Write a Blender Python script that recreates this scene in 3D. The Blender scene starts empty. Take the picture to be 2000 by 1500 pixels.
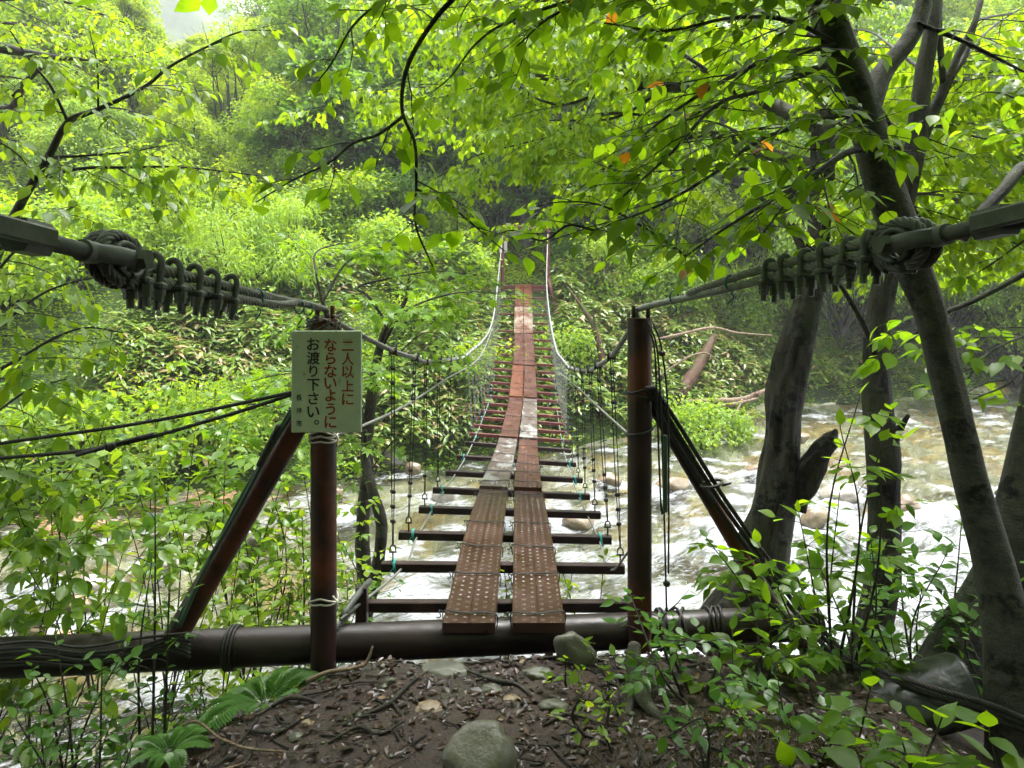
import bpy, math, numpy as np
from mathutils import Vector, Matrix

# ------------------------------------------------------------------ camera, light, exposure
sc = bpy.context.scene
COL = sc.collection
F, YH, ZC = 1400.0, 560.0, 1.514          # focal length in photo pixels, horizon row, eye height above the deck
cd = bpy.data.cameras.new('camera'); cam = bpy.data.objects.new('camera', cd); COL.objects.link(cam)
cd.sensor_width = 36; cd.lens = 36 * F / 2000; cd.shift_y = -190 / 2000; cd.clip_end = 1500; cd.clip_start = 0.05
cam.location = (0, 0, ZC); cam.rotation_euler = (math.radians(90), 0, 0)
sc.camera = cam
SUN_EL, SUN_AZ = math.radians(72), math.radians(40)      # azimuth from +Y (across the river) towards +X
w = bpy.data.worlds.new("World"); sc.world = w; w.use_nodes = True
nt = w.node_tree; bg = nt.nodes['Background']
sky = nt.nodes.new('ShaderNodeTexSky'); sky.sky_type = 'NISHITA'; sky.sun_disc = False
sky.sun_elevation = SUN_EL; sky.sun_rotation = SUN_AZ; sky.air_density = 1.0; sky.dust_density = 4.0; sky.ozone_density = 1.0
hs = nt.nodes.new('ShaderNodeHueSaturation'); hs.inputs['Saturation'].default_value = 0.15; hs.inputs['Value'].default_value = 1.5
nt.links.new(sky.outputs[0], hs.inputs['Color']); nt.links.new(hs.outputs[0], bg.inputs[0])
bg.inputs[1].default_value = 0.15
sl = bpy.data.lights.new('sun', 'SUN'); sl.energy = 1.5; sl.angle = math.radians(14); sl.color = (1, .97, .92)
so = bpy.data.objects.new('sun', sl); COL.objects.link(so)
sv = Vector((math.sin(SUN_AZ) * math.cos(SUN_EL), math.cos(SUN_AZ) * math.cos(SUN_EL), math.sin(SUN_EL)))
so.rotation_euler = sv.to_track_quat('Z', 'Y').to_euler()
sc.view_settings.view_transform = 'Standard'; sc.view_settings.look = 'None'
sc.view_settings.exposure = 1.95; sc.view_settings.gamma = 1
sc.cycles.max_bounces = 7; sc.cycles.diffuse_bounces = 3; sc.cycles.glossy_bounces = 2
sc.cycles.transmission_bounces = 4; sc.cycles.transparent_max_bounces = 8; sc.cycles.volume_bounces = 0
sc.cycles.caustics_reflective = False; sc.cycles.caustics_refractive = False

rng = np.random.default_rng(11)
def P(px, py, d): return np.array([(px - 1000) * d / F, d, ZC + (YH - py) * d / F])
def A(*a): return np.array(a, float)
def unit(v): 
    v = np.asarray(v, float); return v / (np.linalg.norm(v, axis=-1, keepdims=True) + 1e-9)

# ------------------------------------------------------------------ noise
def _h(ix, iy, s):
    n = (ix.astype(np.int64) * 374761393 + iy.astype(np.int64) * 668265263 + s * 974634777) & 0x7fffffff
    n = ((n ^ (n >> 13)) * 1274126177) & 0x7fffffff
    return ((n ^ (n >> 16)) & 0xffff) / 65535.0
def vnoise(x, y, s=0):
    x = np.asarray(x, float); y = np.asarray(y, float)
    ix, iy = np.floor(x), np.floor(y); fx, fy = x - ix, y - iy
    fx = fx * fx * (3 - 2 * fx); fy = fy * fy * (3 - 2 * fy)
    a, b, c, d = _h(ix, iy, s), _h(ix + 1, iy, s), _h(ix, iy + 1, s), _h(ix + 1, iy + 1, s)
    return (a * (1 - fx) + b * fx) * (1 - fy) + (c * (1 - fx) + d * fx) * fy
def fbm(x, y, s=0, o=4):
    t = 0; a = .5
    for k in range(o): t = t + a * vnoise(x * 2 ** k, y * 2 ** k, s + k); a *= .5
    return t * 2 ** o / (2 ** o - 1)
def worley(x, y, s=0):
    ix, iy = np.floor(x), np.floor(y); best = np.full(x.shape, 9.); cid = np.zeros(x.shape); sz = np.zeros(x.shape)
    for dx in (-1, 0, 1):
        for dy in (-1, 0, 1):
            cx, cy = ix + dx, iy + dy
            r = .55 + .6 * _h(cx, cy, s + 5)
            d = np.hypot(cx + .15 + .7 * _h(cx, cy, s) - x, cy + .15 + .7 * _h(cx, cy, s + 1) - y) / r
            m = d < best; best = np.where(m, d, best); cid = np.where(m, _h(cx, cy, s + 2), cid); sz = np.where(m, r, sz)
    return best, cid, sz

# ------------------------------------------------------------------ objects
def tag(o, label=None, cat=None, group=None, kind=None):
    if label: o['label'] = label
    if cat: o['category'] = cat
    if group: o['group'] = group
    if kind: o['kind'] = kind
    return o
def thing(name, loc, label, cat, group=None):
    o = bpy.data.objects.new(name, None); COL.objects.link(o); o.location = Vector([float(c) for c in loc]); o.empty_display_size = .2
    return tag(o, label, cat, group)
class MB:
    def __init__(s): s.V = []; s.q = []; s.t = []; s.a = []; s.uv = []; s.n = 0
    def add(s, V, faces, a=0.5, uv=None):
        V = np.asarray(V, float).reshape(-1, 3); f = np.asarray(faces, int)
        if len(f):
            (s.q if f.shape[1] == 4 else s.t).append(f + s.n)
        s.V.append(V); s.a.append(np.broadcast_to(np.asarray(a, float), (len(V),)).copy())
        s.uv.append(np.zeros((len(V), 2)) if uv is None else np.asarray(uv, float)); s.n += len(V)
    def tri(s, f, n0): s.t.append(np.asarray(f, int) + n0)
    def mesh(s, name, mat, smooth=True, off=None):
        me = bpy.data.meshes.new(name)
        V = np.concatenate(s.V)
        if off is not None: V = V - np.asarray(off, float)
        me.vertices.add(len(V)); me.vertices.foreach_set('co', V.ravel().astype(np.float32))
        q = np.concatenate(s.q) if s.q else np.zeros((0, 4), int); t = np.concatenate(s.t) if s.t else np.zeros((0, 3), int)
        li = np.concatenate([q.ravel(), t.ravel()]); me.loops.add(len(li)); me.loops.foreach_set('vertex_index', li.astype(np.int32))
        tot = np.concatenate([np.full(len(q), 4), np.full(len(t), 3)]); st = np.concatenate([[0], np.cumsum(tot)[:-1]])
        me.polygons.add(len(tot)); me.polygons.foreach_set('loop_start', st.astype(np.int32))
        me.polygons.foreach_set('use_smooth', np.full(len(tot), smooth))
        at = me.attributes.new('v', 'FLOAT', 'POINT'); at.data.foreach_set('value', np.concatenate(s.a).astype(np.float32))
        if any(u.any() for u in s.uv):
            at = me.attributes.new('uvw', 'FLOAT_VECTOR', 'POINT'); u = np.concatenate(s.uv)
            at.data.foreach_set('vector', np.c_[u, np.zeros(len(u))].ravel().astype(np.float32))
        me.update(calc_edges=True); me.materials.append(mat); return me
    def build(s, name, mat, parent=None, smooth=True, sharp=None, at=None):
        off = np.zeros(3)
        if parent is not None: off = np.array(world_loc(parent))
        elif at is not None: off = np.asarray(at, float)
        me = s.mesh(name, mat, smooth, off)
        if sharp: me.set_sharp_from_angle(angle=math.radians(sharp))
        o = bpy.data.objects.new(name, me); COL.objects.link(o); o.parent = parent
        if parent is None: o.location = Vector([float(c) for c in off])
        return o
def world_loc(o):
    p = Vector((0, 0, 0))
    while o is not None: p += o.location; o = o.parent
    return p
def cr(pts, k=6):
    """Catmull-Rom through rows of any width"""
    p = np.asarray(pts, float)
    if len(p) < 3: 
        t = np.linspace(0, 1, k + 1)[:, None]; return p[0] * (1 - t) + p[-1] * t
    q = np.vstack([2 * p[0] - p[1], p, 2 * p[-1] - p[-2]]); out = []
    for i in range(1, len(q) - 2):
        t = np.linspace(0, 1, k, endpoint=False)[:, None]
        a, b, c, d = q[i - 1], q[i], q[i + 1], q[i + 2]
        out.append(.5 * (2 * b + (c - a) * t + (2 * a - 5 * b + 4 * c - d) * t ** 2 + (3 * b - a - 3 * c + d) * t ** 3))
    return np.vstack(out + [q[-2][None]])
def frames(p):
    t = unit(np.gradient(p, axis=0)); ref = A(0, 0, 1) if abs(t[0][2]) < .9 else A(1, 0, 0)
    n = np.zeros_like(p); n[0] = unit(np.cross(t[0], ref))
    for i in range(1, len(p)):
        v = n[i - 1] - t[i] * np.dot(n[i - 1], t[i]); n[i] = v / (np.linalg.norm(v) + 1e-9)
    return t, n, np.cross(t, n)
def tube(mb, pts, r, n=8, a=.5, rough=0., seed=0, cap=True):
    p = np.asarray(pts, float); r = np.broadcast_to(np.asarray(r, float), (len(p),)); t, u, v = frames(p)
    th = np.linspace(0, 2 * np.pi, n, endpoint=False)
    R = np.repeat(r[:, None], n, 1)
    if rough:
        s = np.r_[0, np.cumsum(np.linalg.norm(np.diff(p, axis=0), axis=1))]
        R = R * (1 + rough * 2 * (fbm(np.repeat(s[:, None], n, 1) / (r.max() * 2.2) + seed, np.cos(th)[None] * 1.3 + np.sin(th)[None] * 2.1 + seed, seed, 3) - .5))
    V = p[:, None] + R[..., None] * (np.cos(th)[None, :, None] * u[:, None] + np.sin(th)[None, :, None] * v[:, None])
    i, j = np.meshgrid(np.arange(len(p) - 1), np.arange(n), indexing='ij'); j2 = (j + 1) % n
    f = np.stack([i * n + j, i * n + j2, (i + 1) * n + j2, (i + 1) * n + j], -1).reshape(-1, 4)
    n0 = mb.n; mb.add(V, f, a)
    if cap:
        c0 = mb.n; mb.add([p[0], p[-1]], np.zeros((0, 3), int), a); k = np.arange(n); L = (len(p) - 1) * n
        mb.tri(np.c_[np.full(n, c0), n0 + (k + 1) % n, n0 + k], 0); mb.tri(np.c_[np.full(n, c0 + 1), n0 + L + k, n0 + L + (k + 1) % n], 0)
def box(mb, c, s, ax=None, bev=0., a=.5):
    """box centred on c, sizes s, axes rows ax; edges chamfered by bev"""
    ax = np.eye(3) if ax is None else np.asarray(ax, float); h = np.asarray(s, float) / 2; b = min(bev, h.min() * .9)
    if b <= 0:
        V = np.array([[x, y, z] for z in (-1, 1) for y in (-1, 1) for x in (-1, 1)]) * h
        f = [[0, 2, 3, 1], [4, 5, 7, 6], [0, 1, 5, 4], [2, 6, 7, 3], [0, 4, 6, 2], [1, 3, 7, 5]]
        mb.add(np.asarray(c) + V @ ax, f, a); return
    V = []; idx = {}
    for sx in (-1, 1):
        for sy in (-1, 1):
            for sz in (-1, 1):
                for k in range(3):
                    e = h - b; e = e.copy(); e[k] = h[k]; idx[sx, sy, sz, k] = len(V); V.append(e * (sx, sy, sz))
    q = []; t = []
    for k in range(3):
        i, j = [m for m in range(3) if m != k]
        for s0 in (-1, 1):
            r = []
            for si, sj in ((-1, -1), (1, -1), (1, 1), (-1, 1)):
                g = [0, 0, 0]; g[k] = s0; g[i] = si; g[j] = sj; r.append(idx[g[0], g[1], g[2], k])
            q.append(r)
        for si in (-1, 1):
            for sj in (-1, 1):
                g = [0, 0, 0]; g[i] = si; g[j] = sj; g[k] = -1; g2 = list(g); g2[k] = 1
                q.append([idx[(*g, i)], idx[(*g2, i)], idx[(*g2, j)], idx[(*g, j)]])
    for sx in (-1, 1):
        for sy in (-1, 1):
            for sz in (-1, 1): t.append([idx[sx, sy, sz, 0], idx[sx, sy, sz, 1], idx[sx, sy, sz, 2]])
    V = np.array(V); n0 = mb.n
    def fix(f):
        c_ = V[f].mean(0); nn = np.cross(V[f[1]] - V[f[0]], V[f[2]] - V[f[0]]); return f if nn @ c_ > 0 else f[::-1]
    mb.add(np.asarray(c) + V @ ax, [fix(f) for f in q], a); mb.tri([fix(f) for f in t], n0)
def prism(mb, p0, p1, r, n=6, a=.5, rot=0):
    p0 = np.asarray(p0, float); p1 = np.asarray(p1, float); tube(mb, [p0, p1], [r, r], n, a)
def rope(mb, pts, r, pitch=.16, ns=6, ds=.012, sides=5, a=.5):
    p = np.asarray(pts, float); s = np.r_[0, np.cumsum(np.linalg.norm(np.diff(p, axis=0), axis=1))]
    m = max(8, int(s[-1] / ds)); ss = np.linspace(0, s[-1], m); q = np.stack([np.interp(ss, s, p[:, k]) for k in range(3)], 1)
    t, u, v = frames(q)
    for k in range(ns):
        th = 2 * np.pi * (k / ns + ss / pitch); c = q + (r * .64) * (np.cos(th)[:, None] * u + np.sin(th)[:, None] * v)
        tube(mb, c, r * .40, sides, a)
    tube(mb, q, r * .5, 5, a)

# ------------------------------------------------------------------ materials
class NT:
    def __init__(s, name):
        s.m = bpy.data.materials.new(name); s.m.use_nodes = True; s.t = s.m.node_tree; s.b = s.t.nodes['Principled BSDF']; s.out = s.t.nodes['Material Output']
    def n(s, ty, **k):
        o = s.t.nodes.new('ShaderNode' + ty)
        for a, b in k.items():
            if a.startswith('i_'): o.inputs[a[2:].replace('_', ' ')].default_value = b
            else: setattr(o, a, b)
        return o
    def l(s, a, b): s.t.links.new(a, b)
    def attr(s, nm): return s.n('Attribute', attribute_name=nm)
    def ramp(s, fac, stops, interp='LINEAR'):
        r = s.n('ValToRGB'); r.color_ramp.interpolation = interp; e = r.color_ramp.elements
        while len(e) < len(stops): e.new(.5)
        for x, (p, c) in zip(e, stops): x.position = p; x.color = (*c, 1) if len(c) == 3 else c
        s.l(fac, r.inputs[0]); return r.outputs[0]
    def noise(s, scale, detail=4, rough=.55, vec=None, dist=0):
        o = s.n('TexNoise'); o.inputs['Scale'].default_value = scale; o.inputs['Detail'].default_value = detail
        o.inputs['Roughness'].default_value = rough; o.inputs['Distortion'].default_value = dist
        s.l(vec if vec is not None else s.coord(), o.inputs['Vector']); return o.outputs[0]
    def coord(s, kind='Object'):
        if not hasattr(s, '_tc'): s._tc = s.n('TexCoord')
        return s._tc.outputs[kind]
    def maps(s, scale=(1, 1, 1)):
        m = s.n('Mapping'); m.inputs['Scale'].default_value = scale; s.l(s.coord(), m.inputs['Vector']); return m.outputs[0]
    def mix(s, fac, a, b, ty='MIX'):
        m = s.n('MixRGB', blend_type=ty)
        for sock, val in zip(m.inputs, (fac, a, b)):
            if isinstance(val, (int, float)): sock.default_value = val
            elif isinstance(val, tuple): sock.default_value = (*val, 1)
            else: s.l(val, sock)
        return m.outputs[0]
    def math(s, op, a, b=0.):
        m = s.n('Math', operation=op)
        for sock, val in zip(m.inputs, (a, b)):
            if isinstance(val, (int, float)): sock.default_value = val
            else: s.l(val, sock)
        return m.outputs[0]
    def bump(s, h, st=.5, dist=.01):
        b = s.n('Bump'); b.inputs['Strength'].default_value = st; b.inputs['Distance'].default_value = dist; s.l(h, b.inputs['Height']); s.l(b.outputs[0], s.b.inputs['Normal']); return b.outputs[0]
    def base(s, c, rough=.5, spec=.5, metal=0.):
        if isinstance(c, tuple): s.b.inputs['Base Color'].default_value = (*c, 1)
        else: s.l(c, s.b.inputs['Base Color'])
        if isinstance(rough, (int, float)): s.b.inputs['Roughness'].default_value = rough
        else: s.l(rough, s.b.inputs['Roughness'])
        s.b.inputs['Specular IOR Level'].default_value = spec; s.b.inputs['Metallic'].default_value = metal
def leafmat(name, c0, c1, trans=.5, tint=(2.1, 1.75, .6), odd=(.55, .22, .03), rough=.35, oddp=.985):
    k = NT(name); v = k.attr('v').outputs['Fac']
    c = k.ramp(v, [(0, c0), (oddp - .01, c1), (oddp, odd), (1, odd)])
    nz = k.noise(9, 4, .6); c = k.mix(1., c, k.ramp(nz, [(.3, (.62, .68, .7)), (.7, (1.12, 1.08, 1.0))]), 'MULTIPLY'); k.base(c, rough, .5)
    tr = k.n('BsdfTranslucent'); tc = k.mix(1., c, tint, 'MULTIPLY'); k.l(tc, tr.inputs[0])
    m = k.n('MixShader'); m.inputs[0].default_value = trans; k.l(k.b.outputs[0], m.inputs[1]); k.l(tr.outputs[0], m.inputs[2]); k.l(m.outputs[0], k.out.inputs[0])
    return k.m
def barkmat(name, c0, c1, c2, sc_=(6, 6, 2), moss=.0, bump=.6, spots=.45, lich=.35):
    k = NT(name); a = k.noise(2.2, 5, .6, k.maps(sc_)); b = k.noise(1.1, 4, .6, k.maps((4, 4, 5)))
    c = k.ramp(a, [(.3, c0), (.62, c1)]); c = k.mix(k.ramp(b, [(spots, (0, 0, 0)), (spots + .06, (1, 1, 1))]), c, c2)
    if moss:
        mm = k.noise(1.7, 5, .7); c = k.mix(k.ramp(mm, [(.5, (0, 0, 0)), (.62, (moss, moss, moss))]), c, (.05, .075, .02))
    li = k.noise(5.5, 7, .75); c = k.mix(k.ramp(li, [(.56, (0, 0, 0)), (.60, (lich,) * 3)]), c, (.15, .155, .12)); gr = k.noise(28, 5, .7, k.maps(sc_)); c = k.mix(.8, c, k.ramp(gr, [(.35, (.45, .45, .45)), (.6, (1.1, 1.1, 1.1))]), 'MULTIPLY')
    k.base(c, k.ramp(a, [(.3, (.38,) * 3), (.7, (.75,) * 3)]), .22); k.bump(k.math('ADD', k.noise(9, 6, .65, k.maps(sc_)), k.math('MULTIPLY', gr, .5)), min(1., bump * 1.6), .02); return k.m
def rustmat(name, c0, c1, c2, thr=.5, rough=.35, sc_=6., bump=.25):
    k = NT(name); a = k.noise(sc_, 6, .65); b = k.noise(sc_ * .35, 5, .6)
    c = k.ramp(a, [(.32, c0), (.66, c1)]); c = k.mix(k.ramp(b, [(thr, (0, 0, 0)), (thr + .12, (1, 1, 1))]), c, c2)
    k.base(c, k.ramp(a, [(.3, (rough,) * 3), (.7, (rough + .3,) * 3)]), .38); k.bump(k.noise(60, 5, .7), bump, .004); return k.m

M = {}
M['beech_leaf'] = leafmat('beech_leaf', (.08, .20, .010), (.19, .35, .016), .68, odd=(.38, .17, .03))
M['young_leaf'] = leafmat('young_leaf', (.12, .26, .014), (.24, .38, .02), .58, oddp=.999)
M['maple_leaf'] = leafmat('maple_leaf', (.09, .22, .015), (.20, .37, .022), .5, oddp=.99, odd=(.4, .4, .03))
M['shrub_leaf'] = leafmat('shrub_leaf', (.05, .15, .022), (.12, .27, .035), .45, oddp=.996)
M['elm_leaf'] = leafmat('elm_leaf', (.11, .25, .02), (.24, .38, .035), .52, oddp=.999)
M['far_leaf'] = leafmat('far_leaf', (.12, .25, .016), (.29, .43, .03), .55, oddp=.9995, rough=.5)
M['far_leaf_dark'] = leafmat('far_leaf_dark', (.06, .16, .022), (.16, .31, .028), .5, oddp=.9995, rough=.45)
M['far_leaf_light'] = leafmat('far_leaf_light', (.17, .31, .035), (.30, .47, .06), .45, oddp=.9995, rough=.5)
M['sasa'] = leafmat('sasa', (.07, .17, .025), (.29, .39, .07), .35, odd=(.36, .27, .13), oddp=.80, tint=(1.4, 1.3, .7))
M['cover'] = leafmat('cover', (.11, .24, .016), (.29, .43, .03), .5, oddp=.995)
M['fern'] = leafmat('fern', (.06, .17, .03), (.14, .30, .05), .4, oddp=.999)
M['flower'] = NT('flower').m; M['flower'].node_tree.nodes['Principled BSDF'].inputs['Base Color'].default_value = (.8, .78, .6, 1)
M['beech_bark'] = barkmat('beech_bark', (.018, .018, .014), (.088, .087, .070), (.008, .008, .007), (5, 5, 9), .5, .45, .52)
M['old_bark'] = barkmat('old_bark', (.008, .008, .006), (.075, .070, .052), (.009, .009, .008), (9, 9, 1.6), .6, .9, .5)
M['twig'] = barkmat('twig', (.022, .018, .014), (.07, .06, .045), (.03, .027, .022), (8, 8, 3), 0, .3)
M['far_bark'] = barkmat('far_bark', (.03, .027, .022), (.10, .095, .08), (.05, .05, .045), (3, 3, 1), .2, .3)
M['dead_wood'] = barkmat('dead_wood', (.14, .09, .06), (.32, .24, .17), (.10, .05, .03), (8, 8, 2), 0, .5, .6)
M['pale_bark'] = barkmat('pale_bark', (.07, .068, .055), (.20, .195, .16), (.04, .04, .032), (7, 7, 7), .4, .6)
M['log'] = barkmat('log', (.05, .020, .012), (.11, .045, .028), (.10, .09, .06), (5, 5, 2), .7, .6, .62)
M['post'] = rustmat('post', (.012, .006, .005), (.032, .011, .008), (.10, .028, .011), .50, .32)
M['pipe'] = rustmat('pipe', (.010, .007, .007), (.022, .012, .011), (.10, .03, .012), .66, .25)
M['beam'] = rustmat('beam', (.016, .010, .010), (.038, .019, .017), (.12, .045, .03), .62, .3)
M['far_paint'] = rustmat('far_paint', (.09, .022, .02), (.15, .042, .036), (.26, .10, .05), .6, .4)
M['galv'] = rustmat('galv', (.035, .040, .035), (.085, .094, .084), (.05, .055, .045), .6, .35, 20)
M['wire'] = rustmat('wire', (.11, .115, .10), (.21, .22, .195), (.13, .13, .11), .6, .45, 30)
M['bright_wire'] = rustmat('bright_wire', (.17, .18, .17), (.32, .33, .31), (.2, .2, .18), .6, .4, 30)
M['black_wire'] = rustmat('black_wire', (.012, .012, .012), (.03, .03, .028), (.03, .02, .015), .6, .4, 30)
M['chain'] = rustmat('chain', (.05, .05, .04), (.16, .15, .11), (.07, .05, .03), .5, .4, 40)
k = NT('cord'); k.base((.55, .53, .46), .7); M['cord'] = k.m
k = NT('green_cord'); k.base((.015, .12, .09), .5); M['gcord'] = k.m
k = NT('teal_cord'); k.base((.03, .42, .38), .5); M['teal'] = k.m
k = NT('green_strap'); k.base((.03, .075, .045), .5); M['strap'] = k.m
k = NT('rubber'); k.base((.010, .011, .012), .32, .5); k.bump(k.noise(8, 3), .4, .03); M['rubber'] = k.m

def plankmat(name, c0, c1, patch, pthr):
    k = NT(name); uv = k.attr('uvw').outputs['Vector']; sx = k.n('SeparateXYZ'); k.l(uv, sx.inputs[0]); u, v = sx.outputs[0], sx.outputs[1]
    # staggered punched holes: five rows across, pitch 36 mm
    row = k.math('DIVIDE', u, .043); rf = k.math('FLOOR', row); odd = k.math('MULTIPLY', k.math('MODULO', k.math('ADD', rf, 10.), 2.), .5)
    fu = k.math('SUBTRACT', k.math('FRACT', row), .5); fv = k.math('SUBTRACT', k.math('FRACT', k.math('ADD', k.math('DIVIDE', v, .058), odd)), .5)
    d = k.math('SQRT', k.math('ADD', k.math('POWER', k.math('MULTIPLY', fu, .043), 2.), k.math('POWER', k.math('MULTIPLY', fv, .058), 2.)))
    inside = k.math('LESS_THAN', k.math('ABSOLUTE', u), .1075)
    hole = k.math('MULTIPLY', k.math('LESS_THAN', d, .0048), inside); rim = k.math('MULTIPLY', k.math('LESS_THAN', d, .0082), inside)
    wet = k.noise(5, 6, .65); fine = k.noise(40, 4, .6, k.maps((3, .5, 3)))
    c = k.ramp(wet, [(.3, c0), (.7, c1)]); c = k.mix(k.math('MULTIPLY', fine, .5), c, (.05, .02, .012), 'MIX')
    pn = k.noise(1.6, 6, .75, k.maps((3, 1, 1)))
    c = k.mix(k.ramp(pn, [(pthr, (0, 0, 0)), (pthr + .07, (.9, .9, .9))]), c, patch)
    c = k.mix(k.math('MULTIPLY', rim, .75), c, (.26, .22, .19))
    k.base(c, k.ramp(wet, [(.3, (.22,) * 3), (.75, (.5,) * 3)]), .6)
    k.bump(k.math('ADD', k.math('MULTIPLY', rim, 1.), k.math('MULTIPLY', fine, .3)), .6, .006)
    tr = k.n('BsdfTransparent'); m = k.n('MixShader'); k.l(hole, m.inputs[0]); k.l(k.b.outputs[0], m.inputs[1]); k.l(tr.outputs[0], m.inputs[2]); k.l(m.outputs[0], k.out.inputs[0])
    return k.m
M['plank_brown'] = plankmat('plank_brown', (.026, .009, .006), (.055, .017, .010), (.12, .05, .03), .7)
M['plank_red'] = plankmat('plank_red', (.045, .013, .007), (.09, .025, .013), (.26, .09, .04), .6)
M['plank_orange'] = plankmat('plank_orange', (.09, .022, .008), (.16, .042, .013), (.16, .07, .04), .6)
M['plank_grey'] = plankmat('plank_grey', (.06, .042, .034), (.15, .13, .115), (.27, .27, .255), .50)
M['plank_pale'] = plankmat('plank_pale', (.18, .12, .08), (.34, .29, .22), (.10, .03, .012), .48)

# ground materials
k = NT('soil'); a = k.noise(3.5, 8, .7); b = k.noise(24, 8, .7); g = k.noise(1.3, 5, .6)
c = k.ramp(a, [(.3, (.009, .005, .003)), (.5, (.022, .012, .007)), (.7, (.055, .034, .020))])
c = k.mix(k.ramp(b, [(.45, (0, 0, 0)), (.62, (.7, .7, .7))]), c, (.045, .020, .011)); c = k.mix(k.ramp(g, [(.56, (0, 0, 0)), (.66, (.6, .6, .6))]), c, (.03, .042, .012))
k.base(c, k.ramp(a, [(.3, (.3,) * 3), (.6, (.75,) * 3)]), .5); k.bump(k.math('ADD', b, k.math('MULTIPLY', a, .6)), .9, .02); M['soil'] = k.m
k = NT('hill_soil'); a = k.noise(1.2, 8, .7)
k.base(k.ramp(a, [(.35, (.022, .040, .010)), (.6, (.06, .11, .02)), (.75, (.08, .06, .035))]), .8); k.bump(a, .8, .2); M['hill'] = k.m
k = NT('mist_hill'); a = k.noise(.12, 8, .7); k.base(k.ramp(a, [(.35, (.03, .06, .02)), (.65, (.09, .16, .05))]), .9); M['mountain'] = k.m
k = NT('cobbles'); v = k.attr('v').outputs['Fac']; a = k.noise(5, 6, .7)
c = k.ramp(v, [(0, (.36, .25, .09)), (.2, (.50, .38, .17)), (.4, (.24, .24, .16)), (.58, (.58, .55, .44)), (.74, (.24, .25, .18)), (.9, (.62, .61, .56)), (1, (.44, .24, .12))])
c = k.mix(k.ramp(a, [(.4, (0, 0, 0)), (.7, (.8, .8, .8))]), c, (.11, .10, .05)); k.base(c, .45); k.bump(k.noise(14, 5), .5, .03); M['bed'] = k.m
def stonemat(name, c0, c1, moss=0., rough=.4):
    k = NT(name); a = k.noise(6, 7, .7); b = k.noise(2, 5, .6); c = k.ramp(a, [(.32, c0), (.68, c1)])
    if moss: c = k.mix(k.ramp(b, [(.42, (0, 0, 0)), (.58, (moss,) * 3)]), c, (.045, .055, .02))
    k.base(c, rough, .5); k.bump(k.noise(22, 6, .7), .6, .01); return k.m
M['grey_stone'] = stonemat('grey_stone', (.045, .045, .035), (.16, .155, .125), .6)
M['mossy_stone'] = stonemat('mossy_stone', (.05, .045, .035), (.20, .18, .15), .8, .3)
M['tan_stone'] = stonemat('tan_stone', (.13, .085, .05), (.36, .27, .18), .5, .25)
M['pale_stone'] = stonemat('pale_stone', (.26, .23, .19), (.52, .48, .42), .25, .3)
M['litter'] = leafmat('litter', (.016, .009, .007), (.075, .036, .024), .1, odd=(.30, .20, .12), oddp=.94, rough=.3)
M['moss'] = leafmat('moss', (.035, .04, .010), (.085, .075, .02), .2, oddp=.999, rough=.7)
M['straw'] = leafmat('straw', (.38, .22, .13), (.55, .40, .25), .2, oddp=.999)

# water: clear shallow stream over stones, with broken white foam
k = NT('water'); v = k.attr('v').outputs['Fac']; k.t.nodes.remove(k.b)
m = k.n('Mapping'); m.inputs['Rotation'].default_value = (0, 0, math.radians(-33)); m.inputs['Scale'].default_value = (1., 1., 1)
k.l(k.coord(), m.inputs['Vector']); st = k.n('Mapping'); st.inputs['Scale'].default_value = (.9, 2.6, 1); k.l(m.outputs[0], st.inputs['Vector'])
n1 = k.noise(1.5, 9, .72, st.outputs[0], .8); n2 = k.noise(7, 8, .7, st.outputs[0], .5)
f = k.math('ADD', v, k.math('ADD', k.math('MULTIPLY', k.math('SUBTRACT', n1, .5), 1.5), k.math('MULTIPLY', k.math('SUBTRACT', n2, .5), 2.2)))
foam = k.ramp(f, [(.36, (0, 0, 0)), (.98, (1, 1, 1))])
n3 = k.noise(9, 5, .6, st.outputs[0], .4); bp = k.n('Bump'); bp.inputs['Strength'].default_value = .8; bp.inputs['Distance'].default_value = .12; k.l(k.math('ADD', n3, n2), bp.inputs['Height'])
gl = k.n('BsdfGlossy'); gl.inputs['Roughness'].default_value = .09; gl.inputs['Color'].default_value = (.95, .97, .93, 1); k.l(bp.outputs[0], gl.inputs['Normal'])
tr = k.n('BsdfTransparent'); tr.inputs[0].default_value = (.92, .95, .80, 1)
fr = k.n('Fresnel'); fr.inputs['IOR'].default_value = 1.33; k.l(bp.outputs[0], fr.inputs['Normal'])
mx = k.n('MixShader'); k.l(fr.outputs[0], mx.inputs[0]); k.l(tr.outputs[0], mx.inputs[1]); k.l(gl.outputs[0], mx.inputs[2])
df = k.n('BsdfDiffuse'); df.inputs[0].default_value = (.46, .485, .49, 1); k.l(bp.outputs[0], df.inputs['Normal'])
mf = k.n('MixShader'); k.l(foam, mf.inputs[0]); k.l(mx.outputs[0], mf.inputs[1]); k.l(df.outputs[0], mf.inputs[2]); k.l(mf.outputs[0], k.out.inputs[0]); M['water'] = k.m

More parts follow.
